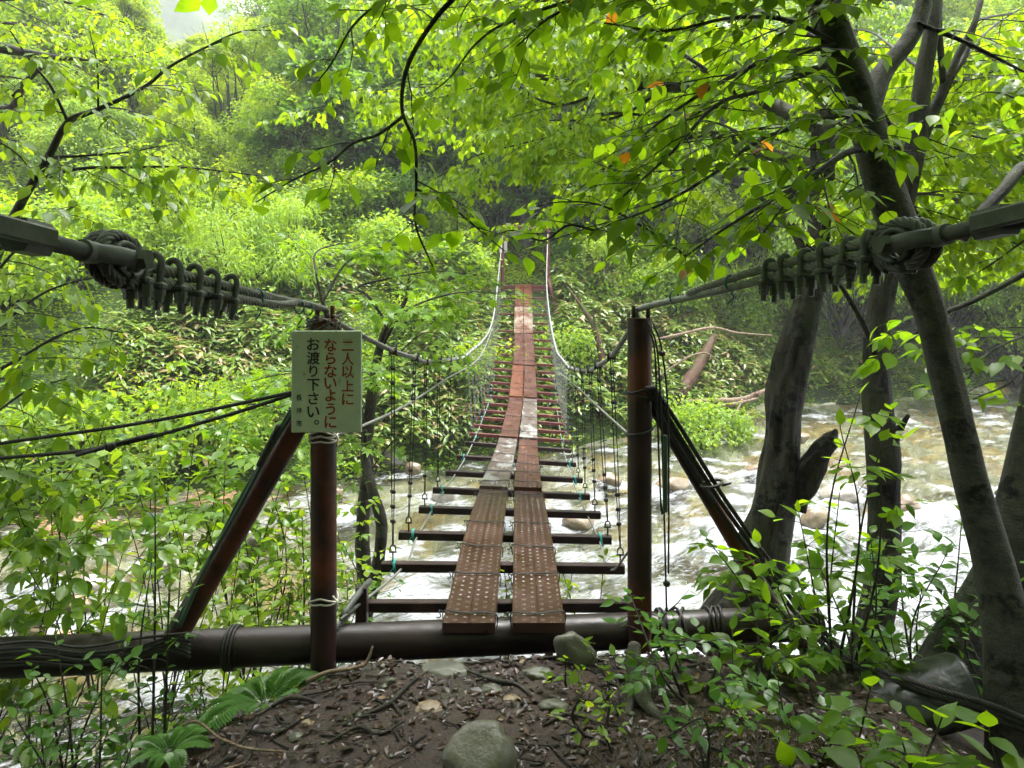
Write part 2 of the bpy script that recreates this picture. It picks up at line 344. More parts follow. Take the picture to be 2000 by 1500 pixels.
# ------------------------------------------------------------------ terrain
ZW = -2.2
def sm(x, a, b): t = np.clip((x - a) / (b - a), 0, 1); return t * t * (3 - 2 * t)
def near_edge(x): return np.interp(x, [-30, -12, -4, -2.2, -1.2, -.6, .6, 1.4, 2.2, 3.5, 5, 8, 14, 40], [-9, -1.5, 1.0, 2.2, 3.0, 3.35, 3.5, 3.6, 4.0, 4.9, 5.4, 6.6, 9.5, 22])
def near_top(x): return np.interp(x, [-30, -5, -2.2, -1.2, -.7, .7, 1.5, 2.4, 4, 8, 40], [-1.2, -.9, -.42, -.19, -.13, -.13, -.17, -.55, -.9, -1, -1.2])
def far_edge(x): return np.interp(x, [-60, -14, -7.6, -1.6, 2.4, 8, 17, 45, 300], [-14, 7.2, 11.0, 14.6, 16.6, 21.4, 24.5, 34, 80])
def H(x, y):
    x = np.asarray(x, float); y = np.asarray(y, float)
    en = y - near_edge(x) + .35 * (fbm(x * .9 + 3, y * .9, 3) - .5)
    zn = near_top(x) + .10 * (fbm(x * 1.2, y * 1.2, 7) - .5) + .03 * (fbm(x * 6, y * 6, 9) - .5)
    zn = zn + .20 * np.exp(-((x - .95) ** 2 / .16 + (y - 2.25) ** 2 / .12)) + .10 * np.exp(-((x + .1) ** 2 + (y - 2.2) ** 2) / .5) + np.clip(-y - .3, 0, 50) * 1.0  # last term: unseen steep slope behind the camera, raised to deepen foreground shade
    zn = zn - 1.35 * np.clip(en, 0, 9) - .25 * sm(en, -.4, .1)
    d, cid, s = worley(x * 1.7, y * 1.7, 21); d2, _, s2 = worley(x * 4.1, y * 4.1, 31)
    bed = -2.62 + .12 * (fbm(x * .4, y * .4, 5) - .5) + .27 * s * np.sqrt(np.clip(1 - (d * 1.5) ** 2, 0, 1)) + .06 * np.sqrt(np.clip(1 - (d2 * 1.5) ** 2, 0, 1))
    s_ = (y - far_edge(x)) * .82 + .9 * (fbm(x * .35, y * .35, 15) - .5)
    az = np.clip(x / np.maximum(y, 1), -3, 3); low = .40 + .60 * (1 - np.exp(-((az + .42) / .22) ** 2)); low = np.where(az < -.42, np.maximum(low, .40 + .5 * sm(-az, .55, .8)), low)
    up = np.interp(s_, [-2, 0, .8, 2.5, 5.2, 8, 12, 20, 40, 80, 200], [-2.9, -2.45, -1.7, -.6, 1.42, 2.1, 3.6, 8.5, 21, 44, 100])
    up = np.where(up > 2, 2 + (up - 2) * low, up) + .5 * sm(s_, 1, 8) * (fbm(x * .5, y * .5, 18) - .5)
    pad = np.interp(y, [14, 18.5, 20.5, 21.9, 22.6], [-1.6, -.75, .25, 1.15, 9]); up = np.where(up > pad, up + (pad - up) * (1 - sm(np.abs(x - .35), .9, 2.2)) * (y < 22.6), up)
    return np.maximum(np.maximum(zn, bed), up), bed, cid, zn, up
def sheet(name, xs, ys, mat, attr=None):
    X, Y = np.meshgrid(xs, ys); z, bed, cid, zn, up = H(X, Y); mb = MB(); ny, nx = X.shape
    i, j = np.meshgrid(np.arange(ny - 1), np.arange(nx - 1), indexing='ij')
    f = np.stack([i * nx + j, i * nx + j + 1, (i + 1) * nx + j + 1, (i + 1) * nx + j], -1).reshape(-1, 4)
    mb.add(np.stack([X, Y, z], -1), f, cid.ravel()); o = mb.build(name, mat); tag(o, kind='structure'); return o
sheet('ground', np.r_[np.arange(-14, -2.4, .15), np.arange(-2.4, 2.6, .025), np.arange(2.6, 14, .15)], np.r_[np.arange(-8, 1.4, .2), np.arange(1.4, 3.8, .025), np.arange(3.8, 7.01, .08)], M['soil'])
# split river bed and hillside along the far water line
def strip(name, xs, mat, lo, hi, steps):
    mb = MB(); X, T = np.meshgrid(xs, steps); Y = lo(X) * (1 - T) + hi(X) * T; z, bed, cid, zn, up = H(X, Y); ny, nx = X.shape
    i, j = np.meshgrid(np.arange(ny - 1), np.arange(nx - 1), indexing='ij')
    f = np.stack([i * nx + j, i * nx + j + 1, (i + 1) * nx + j + 1, (i + 1) * nx + j], -1).reshape(-1, 4)
    mb.add(np.stack([X, Y, z - .012], -1), f, cid.ravel()); tag(mb.build(name, mat), kind='structure')
strip('riverbed', np.arange(-22, 40, .1), M['bed'], lambda x: near_edge(x) + .7, lambda x: far_edge(x) + .5, np.linspace(0, 1, 200))
strip('bank', np.r_[np.arange(-50, -20, 1), np.arange(-20, 30, .25), np.arange(30, 60, 1)], M['hill'], lambda x: far_edge(x) + .45, lambda x: far_edge(x) + 16, np.linspace(0, 1, 70))
strip('hill', np.linspace(-170, 200, 160), M['hill'], lambda x: far_edge(x) + 15.5, lambda x: far_edge(x) + 150, np.linspace(0, 1, 90) ** 1.3)
mb = MB(); xs = np.linspace(-300, 220, 150); T = np.linspace(0, 1, 40); X, Tm = np.meshgrid(xs, T)
hm = np.interp(xs, [-300, -150, -105, -80, -55, 0, 220], [150, 135, 108, 80, 66, 75, 110])[None] + 14 * (fbm(X / 28, Tm * 6, 44, 5) - .5)
i, j = np.meshgrid(np.arange(39), np.arange(149), indexing='ij')
mb.add(np.stack([X, 200 + 50 * Tm, -4 + (hm + 4) * np.sin(Tm * np.pi / 2) ** .8], -1), np.stack([i * 150 + j, i * 150 + j + 1, (i + 1) * 150 + j + 1, (i + 1) * 150 + j], -1).reshape(-1, 4))
tag(mb.build('mountain', M['mountain']), kind='structure')

# water sheet
mb = MB(); xs = np.arange(-24, 42, .09); T = np.linspace(0, 1, 230); X, Tm = np.meshgrid(xs, T); Y = (near_edge(X) + .2) * (1 - Tm) + (far_edge(X) + .9) * Tm
ca, sa = math.cos(math.radians(33)), math.sin(math.radians(33)); U = X * ca + Y * sa; Vv = -X * sa + Y * ca
rough_ = fbm(U * .45, Vv * .8, 61, 3); df_ = far_edge(X) - Y
fo = .12 + .30 * sm(df_, 1.5 + 4.5 * sm(X, 4, 8), 7 + 4 * sm(X, 4, 8)) * sm(X, -6.5, 1.0) + .5 * (rough_ - .5) + .20 * sm(5.5 - (Y - near_edge(X)), 0, 3) * (.45 + .55 * sm(X, -3.5, 0)) - .12 * sm(-X, 1.5, 5)
ROCKS = [(1312, 945), (1130, 1012), (865, 965), (640, 962), (1640, 958), (1693, 940), (1770, 985), (1478, 918), (1592, 1005), (1978, 955), (172, 1135), (60, 1215), (330, 1095), (1190, 935), (710, 985), (1420, 1040), (1560, 1120), (1880, 1060), (1000, 1090), (900, 1150), (1150, 1170), (1730, 1130), (780, 1060), (250, 1180), (1320, 1150), (1850, 980)]
for px, py in ROCKS:
    d = 3.62 * F / (py - 560); x0, y0 = (px - 1000) * d / F, d; u0, v0 = x0 * ca + y0 * sa, -x0 * sa + y0 * ca; du = u0 - U; dv = Vv - v0 + .12 * np.sin(du * 3 + px)
    fo = fo + .62 * np.exp(-(dv / (.28 + .10 * np.clip(du, 0, 4))) ** 2) * np.where(du > -.35, np.exp(-np.clip(du, 0, 9) / 1.3), 0)
_, bed, _, _, _ = H(X, Y)
wave = .16 * (fbm(U * 1.3, Vv * 2.6, 71, 5) - .5) * (1 + 1.8 * sm(fo, .2, .6)) + .16 * (fbm(U * .6, Vv * 1.3, 75, 3) - .5) * sm(fo, .1, .6)
fo = fo + .8 * sm(bed, -2.45, -2.2) * (Vv < 99)
i, j = np.meshgrid(np.arange(len(T) - 1), np.arange(len(xs) - 1), indexing='ij'); nx = len(xs)
mb.add(np.stack([X, Y, ZW + wave], -1), np.stack([i * nx + j, i * nx + j + 1, (i + 1) * nx + j + 1, (i + 1) * nx + j], -1).reshape(-1, 4), fo.ravel())
tag(mb.build('water', M['water']), kind='structure')

# ------------------------------------------------------------------ leaves
def T_hex(w=.32, fold=.10, droop=.12):
    V = A(0, 0, 0, .35, w, fold, .72, w * .62, fold * .3 - droop * .5, 1, 0, -droop, .72, -w * .62, fold * .3 - droop * .5, .35, -w, fold).reshape(-1, 3)
    return V, np.array([[0, 3, 2, 1], [0, 5, 4, 3]])
def T_rh(w=.34, fold=.1):
    return A(0, 0, 0, .45, w, fold, 1, 0, -.06, .45, -w, fold).reshape(-1, 3), np.array([[0, 2, 1], [0, 3, 2]])
def T_ovate(w=.275, fold=.07, droop=.16):
    ts = [0, .10, .28, .50, .72, .87, 1]; ws = [.0, .55, 1, .96, .58, .20, 0]; V = []; q = []
    for t, k_ in zip(ts, ws):
        z = -droop * t * t; V += [[t, 0, z], [t, w * k_, z + fold * k_], [t, -w * k_, z + fold * k_]]
    for r in range(len(ts) - 1): q += [[3 * r, 3 * r + 3, 3 * r + 4, 3 * r + 1], [3 * r, 3 * r + 2, 3 * r + 5, 3 * r + 3]]
    return np.array(V), np.array(q)
def T_maple():
    V = [[.30, 0, 0]]; ang = []
    for a, r in ((180, .30), (140, .50), (118, .26), (88, .62), (64, .30), (42, .78), (22, .36), (0, .95)):
        ang.append((a, r))
    full = ang + [(-a, r) for a, r in ang[-2:0:-1]]
    for a, r in full: V.append([.30 + r * .72 * math.cos(math.radians(a)), r * .72 * math.sin(math.radians(a)), -.12 * r])
    n = len(full); return np.array(V), np.array([[0, 1 + (i + 1) % n, 1 + i] for i in range(n)])
def T_long(w=.09, droop=.35):
    V = A(0, 0, 0, .3, w, -droop * .02, .3, -w, -droop * .02, .65, w * .75, -droop * .35, .65, -w * .75, -droop * .35, 1, 0, -droop).reshape(-1, 3)
    return V, np.array([[0, 2, 1], [1, 2, 4], [1, 4, 3], [3, 4, 5]])
def leaves(mb, base, dr, up, size, tmpl, a):
    base = np.asarray(base, float); n = len(base)
    if n == 0: return
    dr = unit(dr); s = unit(np.cross(up, dr)); u = np.cross(dr, s); V, f = tmpl; size = np.broadcast_to(size, (n,))[:, None, None]
    W = base[:, None] + size * (V[None, :, 0:1] * dr[:, None] + V[None, :, 1:2] * s[:, None] + V[None, :, 2:3] * u[:, None])
    m = len(V); ff = (f[None] + (np.arange(n) * m)[:, None, None]).reshape(-1, f.shape[1])
    mb.add(W.reshape(-1, 3), ff, np.repeat(np.broadcast_to(a, (n,)), m))

class Plant:
    """wood and leaf meshes of one plant, in world space"""
    def __init__(s, seed=1): s.wood = MB(); s.leaf = MB(); s.r = np.random.default_rng(seed); s.tw = []; s.odd = 0.
    def spray(s, path, r0, r1, every=.12, length=.6, ang=55, flat=.35, sub=.5, start=.1, leafgap=.05, curve=.25, n=6, droop=0., depth=1, pathleaf=True):
        """branch along path with side twigs; twigs get leaves"""
        p = cr(path, 7); L = np.r_[0, np.cumsum(np.linalg.norm(np.diff(p, axis=0), axis=1))]
        tube(s.wood, p, np.interp(L / L[-1], [0, 1], [r0, r1]), n, .5, .12, int(s.r.integers(99)))
        pos = start * L[-1]; side = 1
        while pos < L[-1]:
            f = pos / L[-1]; b = np.array([np.interp(pos, L, p[:, k]) for k in range(3)]); k_ = min(np.searchsorted(L, pos), len(p) - 1); t = unit(p[k_] - p[k_ - 1])
            hz = unit(np.cross(t, A(0, 0, 1)) + 1e-6) * side; hz = unit(hz + A(0, 0, s.r.normal(0, flat)))
            an = math.radians(ang + s.r.normal(0, 12)); d = unit(t * math.cos(an) + hz * math.sin(an)); d[2] = d[2] * (1 - flat) - droop; d = unit(d)
            ln = length * (1.05 - .55 * f) * s.r.uniform(.6, 1.2); s.twig(b, d, ln, max(r1 * .8, r0 * .3 * (1 - f) + .0015), leafgap, sub, depth, curve, flat, droop)
            side = -side; pos += every * s.r.uniform(.6, 1.4)
        if pathleaf: s.tw.append((p[int(len(p) * .6):], leafgap))
    def twig(s, b, d, ln, r, gap, sub, depth, curve=.25, flat=.35, droop=0.):
        k = 5; pts = [b]; dd = d.copy()
        for i in range(k): dd = unit(dd + s.r.normal(0, curve * .5, 3) * (1, 1, .6) + A(0, 0, -.06 - droop * .3)); pts.append(pts[-1] + dd * ln / k)
        p = np.array(pts); tube(s.wood, p, np.linspace(r, .0012, k + 1), 4, .5, 0, 0, False)
        s.tw.append((p[1:] if depth else p, gap))
        if depth and ln > .15:
            m = max(2, int(ln / .13 * sub * 2)); sd = 1
            for q in range(m):
                f = .2 + .75 * (q + .5) / m; x = f * k; i0 = min(int(x), k - 1); bb = p[i0] + (p[i0 + 1] - p[i0]) * (x - i0); t = unit(p[i0 + 1] - p[i0])
                h = unit(np.cross(t, A(0, 0, 1)) + 1e-6) * sd; an = math.radians(50 + s.r.normal(0, 12)); d2 = unit(t * math.cos(an) + h * math.sin(an) + A(0, 0, s.r.normal(0, flat * .6) - droop * .5))
                s.twig(bb, d2, ln * .5 * (1.1 - f * .6), r * .5, gap, sub, depth - 1, curve, flat, droop); sd = -sd
    def leafout(s, size, tmpl, droop=.3, spread=.9, jit=.25, var=.25, upj=.3, skip=0., amean=.5, keep=None):
        B, D, U = [], [], []
        for p, gap in s.tw:
            L = np.r_[0, np.cumsum(np.linalg.norm(np.diff(p, axis=0), axis=1))]; n = max(1, int(L[-1] / gap)); ps = (np.arange(n) + .6) * L[-1] / n
            b = np.stack([np.interp(ps, L, p[:, k]) for k in range(3)], 1); t = unit(p[-1] - p[0])[None]
            sd = np.where(np.arange(n) % 2 == 0, 1, -1)[:, None]; h = unit(np.cross(t, A(0, 0, 1)[None]) + 1e-6)
            B.append(b); D.append(t * .6 + h * sd * spread)
            B.append(p[-1:]); D.append(t)
        B = np.concatenate(B); D = np.concatenate(D); n = len(B); r = s.r
        kp = r.random(n) >= skip
        if keep is not None: kp &= keep(B)
        B = B[kp]; D = D[kp]; n = len(B)
        D = unit(D) + r.normal(0, jit, (n, 3)) + A(0, 0, -1) * (droop * r.uniform(.4, 1.5, n))[:, None]
        U = A(0, 0, 1) + r.normal(0, upj, (n, 3)); a = np.clip(r.normal(amean, .24, n), 0, .97); a = np.where(r.random(n) < s.odd, 1, a)
        sz = size * r.uniform(1 - var, 1 + var, n) * np.where(r.random(n) < .2, .65, 1); t3 = [tmpl]
        for fy, fz in ((.8, 1.9), (1.12, -.4)): V_ = tmpl[0].copy(); V_[:, 1] *= fy; V_[:, 2] = V_[:, 2] - (fz - 1) * .14 * V_[:, 0] ** 2; t3.append((V_, tmpl[1]))
        w3 = r.integers(0, 3, n)
        for q in range(3): m_ = w3 == q; leaves(s.leaf, B[m_], D[m_], U[m_], sz[m_], t3[q], a[m_])
        return n
    def done(s, name, base, label, cat, bark, leafm, group=None, crown='crown', trunk='trunk'):
        t = thing(name, base, label, cat, group)
        if s.wood.n: s.wood.build(trunk, bark, t)
        if s.leaf.n: s.leaf.build(crown, leafm, t, smooth=True)
        return t

# ------------------------------------------------------------------ the bridge
br = thing('suspension_bridge', (0, 3.3, -.14), 'rusty narrow suspension footbridge with two lines of punched steel planks over the stream', 'suspension bridge')
DK = A(3.2, 0, 4.72, -.06, 6.38, -.25, 8.4, -.45, 9.6, -.52, 11.2, -.53, 12.9, -.485, 15.8, -.22, 18.5, .37, 20.5, 1.03, 22.1, 1.60).reshape(-1, 2)
_dk = cr(DK, 8)
def deck(y): return np.interp(y, _dk[:, 0], _dk[:, 1])
def XC(y): return np.interp(y, [3.26, 6.2, 9.6, 12.9, 15.8, 22.1], [-.04, -.01, .085, .20, .27, .355])
def tilt(y): return -.11 * math.sin(min(max((y - 3.6) / 17, 0), 1) * math.pi) ** .8      # right side hangs lower
def dz(x, y): return tilt(y) * (x - XC(y)) / 1.4
# ground pipe and posts
pa, pb = P(-260, 1296, 3.0), P(1595, 1216, 3.62)
mb = MB(); pp = np.linspace(0, 1, 30)[:, None]; tube(mb, pa * (1 - pp) + pb * pp, .0825, 32); 
for px in (118, 383, 1020): 
    f = (px + 260) / 1855; c = pa * (1 - f) + pb * f; dd = unit(pb - pa); tube(mb, [c - dd * .006, c + dd * .006], .0855, 32)
mb.build('ground_pipe', M['pipe'], br, sharp=50)
def cyl_post(x, y, z0, z1, r=.057):
    mb = MB(); tube(mb, [[x, y, z] for z in np.linspace(z0, z1, 12)], r, 28); tube(mb, [[x, y, z1 - .001], [x, y, z1 + .006]], r + .002, 28)
    for s in (-.028, .04): box(mb, (x + s, y, z1 + .03), (.018, .018, .07), bev=.003)
    return mb.build('post', M['post'], br, sharp=50)
pl_ = cyl_post(-.841, 3.2, -.24, 1.365); pr_ = cyl_post(.605, 3.4, -.2, 1.36)
mb = MB(); tube(mb, cr([P(612, 775, 3.2), P(480, 1005, 3.2), P(338, 1252, 3.13)], 6), .051, 24); mb.build('brace', M['post'], br, sharp=50)
mb = MB(); tube(mb, cr([P(1258, 755, 3.42), P(1380, 965, 3.5), P(1530, 1215, 3.6), P(1610, 1290, 3.55)], 6), .038, 24); mb.build('brace', M['post'], br, sharp=50)
# crossbeams
BY = [3.6, 4.13, 4.72, 5.52, 6.38, 7.31, 8.4, 9.4] + list(np.linspace(10.05, 21.75, 20))
for i, y in enumerate(BY):
    far = y > 9.9; xc = float(XC(y)) - (.06 if i == 0 else .02 if i < 3 else 0); ax = np.eye(3); t = tilt(y) / 1.4; ax[0] = unit(A(1, rng.normal(0, .006), t)); ax[2] = unit(A(-t, 0, 1)); ax[1] = np.cross(ax[2], ax[0])
    z = float(deck(y)) - .028 - .052 / 2 - .022; c = A(xc, y, z); L = 1.40 + (.05 if i == 0 else 0)
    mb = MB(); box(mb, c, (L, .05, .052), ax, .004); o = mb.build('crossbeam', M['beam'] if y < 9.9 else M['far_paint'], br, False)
    if i and y < 15:
        for s in (-1, 1):
            if rng.random() < .25: continue
            mb = MB()
            q = c + ax[0] * s * (L / 2 - .07 - rng.uniform(0, .03)); r = .034
            for k in range(2):
                off = .008 * k; tube(mb, [q + ax[1] * r + ax[2] * r * .9 + ax[0] * off, q - ax[1] * r + ax[2] * r + ax[0] * off, q - ax[1] * r - ax[2] * r + ax[0] * (off + .01), q + ax[1] * r - ax[2] * r, q + ax[1] * r + ax[2] * r + ax[0] * off], .003, 5)
            e = q - ax[1] * r; tube(mb, cr([e, e + A(.02 * s, -.01, -.03), e + A(.05 * s * rng.uniform(-1, 1), -.01, -.07 * rng.uniform(.4, 1))], 4), .0022, 4); mb.build('lashing', M['teal'], o)
# cables
lc = A(-.841, 3.2, 1.385, -.69, 4.1, 1.15, -.64, 4.72, 1.045, -.666, 5.52, .934, -.65, 6.38, .858, -.637, 7.31, .77, -.636, 8.4, .674, -.63, 9.4, .594, -.60, 11.5, .53, -.55, 13, .51, -.476, 15.5, .60, -.43, 18, .98, -.37, 20.3, 1.95, -.28, 22, 3.2).reshape(-1, 3)
rc = A(.605, 3.4, 1.38, .574, 4.1, 1.124, .566, 4.72, .995, .603, 5.52, .87, .624, 6.38, .767, .653, 7.31, .668, .70, 8.4, .56, .74, 9.4, .46, .797, 11.5, .364, .817, 13, .335, .886, 15.5, .46, .93, 18, .90, .98, 20.3, 1.72, 1.10, 22, 3.15).reshape(-1, 3)
lc_, rc_ = cr(lc, 8), cr(rc, 8)
A0l, A0r = A(-.86, 1.57, 1.574), A(.912, 1.67, 1.612)            # pin of each turnbuckle
cabs = []
for side, pts, sm_, a0 in ((-1, lc, lc_, A0l), (1, rc, rc_, A0r)):
    top = pts[0] + A(0, 0, .03)
    nearp = cr([a0 + unit(top - a0) * .12, a0 * .45 + top * .55 + A(0, 0, -.004), top, pts[0] + (pts[1] - pts[0]) * .12, pts[1] + A(0, 0, .0), pts[2], pts[3], pts[4]], 8)
    mb = MB(); rope(mb, nearp, .0145, .14, 6, .014)
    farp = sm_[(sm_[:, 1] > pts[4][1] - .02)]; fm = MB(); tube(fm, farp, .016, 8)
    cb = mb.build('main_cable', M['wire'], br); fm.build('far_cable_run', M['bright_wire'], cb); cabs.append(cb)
    # dead end of the rope lying beside the live one, from the thimble to past the clips
    d = unit(top - a0); b = a0 + d * .12
    dn = A(0, 0, -.032 if side < 0 else .03)
    mb = MB(); rope(mb, cr([b + dn, b + d * .3 + dn, b + d * .62 + dn, b + d * .85 + dn * .9 + A(.012, 0, 0), b + d * 1.05 + dn * .35 + A(-.015 * side, 0, 0)], 6), .0145, .14, 6, .012); mb.build('rope_tail', M['wire'], cb)
    # rope eye around the thimble, seen standing up behind the pin
    u2 = unit(A(-d[1] * .15, 0, 0) + A(0, 0, 1)); th = np.linspace(-.5 * np.pi, 1.42 * np.pi, 22); ctr = a0 + d * .01
    for nm, rr, m_, rad in (('rope_eye', .052, 'galv', .0145), ('thimble', .036, 'galv', .007)):
        eye = np.array([ctr + d * (rr * 1.5 * math.cos(t_)) + u2 * (rr * math.sin(t_)) for t_ in th]); mb = MB()
        if nm == 'rope_eye':
            rope(mb, eye, rad, .12, 6, .012); rope(mb, eye + A(.026 * side, 0, 0), rad, .12, 6, .012)
            rope(mb, cr([ctr + d * .05 + u2 * .05, ctr + d * .09 + u2 * .01, b + dn * .8], 5), rad, .12, 6, .012); rope(mb, cr([ctr + d * .05 - u2 * .05, ctr + d * .09 - u2 * .02, b], 5), rad, .12, 6, .012)
        else:
            for o_ in (-.016, 0, .016): tube(mb, eye + A(o_, 0, 0), rad, 6)
        mb.build(nm, M[m_], cb)
    # turnbuckle: clevis with pin, threaded rod, open body
    sx = unit(np.cross(d, A(0, 0, 1))); sz = np.cross(sx, d); mb = MB()
    for s in (-1, 1):
        tube(mb, cr([a0 - d * .115, a0 - d * .09 + sx * s * .018, a0 - d * .05 + sx * s * .030, a0 + sx * s * .031, a0 + d * .02 + sx * s * .031], 4), [.019] * 5 + [.02] * 8 + [.022] * 4, 14)
    prism(mb, a0 - sx * .062, a0 + sx * .062, .011, 12)
    for s in (-1, 1): prism(mb, a0 + sx * s * .043, a0 + sx * s * .066, .023, 6)
    prism(mb, a0 - d * .09, a0 - d * .135, .023, 14); mb.build('clevis', M['galv'], cb, sharp=40)
    mb = MB(); rd = np.linspace(0, 1, 90)[:, None]; pz = (a0 - d * .12) * (1 - rd) + (a0 - d * .30) * rd; tube(mb, pz, .0155 + .0012 * (np.arange(90) % 2), 16); mb.build('threaded_rod', M['galv'], cb)
    mb = MB(); q0 = a0 - d * (.27 if side < 0 else .235); L = .42
    for s in (0, 1): c = q0 - d * (L * s + (.02 if s == 0 else -.02)); prism(mb, c + d * .035, c - d * .035, .034, 6)
    for s in (-1, 1): box(mb, q0 - d * L / 2 + sx * s * .034, (.016, L, .036), [sx, d, sz], .004)
    mb.build('turnbuckle_body', M['galv'], cb, False)
    # wire rope clips: u-bolt, saddle, hex nuts
    mb = MB(); ya = A(0, 1, 0); w_ = .021
    th = np.linspace(0, np.pi, 12); up_ = [(-w_, z) for z in np.linspace(-.095, 0, 5)] + [(-w_ * math.cos(t_), w_ * 1.35 * math.sin(t_) + .006) for t_ in th] + [(w_, z) for z in np.linspace(0, -.095, 5)]
    tube(mb, [[x, 0, z + .012] for x, z in up_], .0095, 10)
    box(mb, (0, 0, -.038), (.078, .042, .022), None, .007); box(mb, (0, 0, -.026), (.030, .034, .014), None, .005)
    for s in (-1, 1):
        prism(mb, (s * w_, 0, -.047), (s * w_, 0, -.064), .0185, 6); prism(mb, (s * w_, 0, -.062), (s * w_, 0, -.079), .0165, 6); prism(mb, (s * w_, 0, -.07), (s * w_, 0, -.104), .0098, 8)
    me = mb.mesh('wire_rope_clip', M['galv']); me.set_sharp_from_angle(angle=math.radians(35))
    offs = [.07, .145, .245, .355, .47, .60] if side < 0 else [.115, .20, .30, .395, .50, .59]
    for k_, s in enumerate(offs):
        o = bpy.data.objects.new('wire_rope_clip', me); COL.objects.link(o); o.parent = cb
        c = a0 + d * s + (dn * .3 if side < 0 else dn * .4); R = Matrix((Vector(sx), Vector(d), Vector(np.cross(sx, d)))).transposed().to_4x4()
        o.matrix_local = Matrix.Translation(Vector(c) - world_loc(cb)) @ R @ Matrix.Scale(.88, 4) @ Matrix.Rotation(math.radians([-6, 4, -3, 5, 0, 7][k_] + (12 if side > 0 and k_ < 2 else 0)), 4, 'Y')
    # green cord ties round both ropes
    for s in ((.83, 1.28, 1.4) if side < 0 else (.85, 1.35)):
        mb = MB(); c = a0 + d * s + dn * .45; ring = [c + sx * .019 * math.cos(t_) + A(0, 0, 1) * .028 * math.sin(t_) for t_ in np.linspace(0, 2 * np.pi, 14)]; tube(mb, ring, .003, 5); tube(mb, np.array(ring) + d * .006, .003, 5)
        tube(mb, cr([c - A(0, 0, .036), c + A(.01, 0, -.05), c + A(-.01, .01, -.075)], 3), .003, 4); mb.build('cord_tie', M['gcord'], cb)
# hangers
def lumps(mb, c, n, step, dr, s=.013):
    for k_ in range(n):
        p = c + dr * step * k_; box(mb, p + A(rng.normal(0, .003), 0, 0), (s * 2.1, s * 1.5, s * 1.5), None, s * .5); 
        tube(mb, [p + A(-s * .9, 0, -s * .3), p + A(-s * .9, -s, s), p + A(s * .9, -s, s), p + A(s * .9, 0, -s * .3)], s * .28, 5)
for side, cv in ((-1, lc_), (1, rc_)):
    for i, y in enumerate(BY):
        if i == 0 or y > 20.8: continue
        tp = A(np.interp(y, cv[:, 1], cv[:, 0]), y, np.interp(y, cv[:, 1], cv[:, 2])); xb = XC(y) + side * .655; bt = A(xb, y, deck(y) - .03 + dz(xb, y))
        if tp[2] - bt[2] < .2: continue
        v = bt - tp; L = np.linalg.norm(v); dr = v / L; mb = MB(); far = y > 10; rr = .003 if not far else .0036; g = .006
        a_, b_ = tp + A(g, 0, 0), bt + A(g, 0, .05)
        tube(mb, cr([tp + A(g, 0, 0), (tp + bt) / 2 + A(g + .004, 0, 0), bt + A(g * .3, 0, .07)], 3), rr, 5); tube(mb, cr([tp - A(g, 0, 0), (tp + bt) / 2 - A(g + .003, 0, 0), bt + A(-g * .3, 0, .07)], 3), rr, 5)
        n = 3; lumps(mb, tp + dr * .10, n, .085, dr); lumps(mb, bt - dr * .38, n, .085, dr); 
        box(mb, tp, (.05, .024, .04), None, .006); tube(mb, [tp + A(-.02, 0, -.03), tp + A(-.02, 0, .045)], .005, 6); tube(mb, [tp + A(.02, 0, -.03), tp + A(.02, 0, .045)], .005, 6)
        th = np.linspace(-.3, np.pi + .3, 9); tube(mb, [bt + A(.017 * math.cos(t_), 0, .05 + .026 * math.sin(t_)) for t_ in th], .0045, 6); tube(mb, [bt + A(-.022, 0, .035), bt + A(.022, 0, .035)], .005, 6); tube(mb, [bt + A(0, 0, .04), bt + A(0, 0, -.02)], .005, 5)
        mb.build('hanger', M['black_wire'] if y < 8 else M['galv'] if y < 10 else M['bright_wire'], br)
# side stay wires: one sweeping along each side, one under the beam ends
for nm, pts, r in (('stay_wire', [P(655, 850, 3.2), P(708, 832, 3.6), P(797, 789, 4.8), P(870, 741, 6.6), P(938, 696, 10.5), P(962, 640, 16)], .008),
                   ('stay_wire', [P(1235, 855, 3.4), P(1160, 787, 4.8), P(1120, 750, 6.6), P(1091, 727, 10)], .007),
                   ('stay_wire', [P(665, 1210, 3.25)] + [A(XC(y) - .60, y, deck(y) - .085 - dz(-.6, y) * -1) for y in BY[1:13]], .007),
                   ('stay_wire', [P(1240, 1060, 3.5)] + [A(XC(y) + .60, y, deck(y) - .085 + dz(.6 + XC(y), y)) for y in BY[1:13]], .006)):
    mb = MB(); tube(mb, cr(pts, 5), r, 6); mb.build(nm, M['wire'], br)
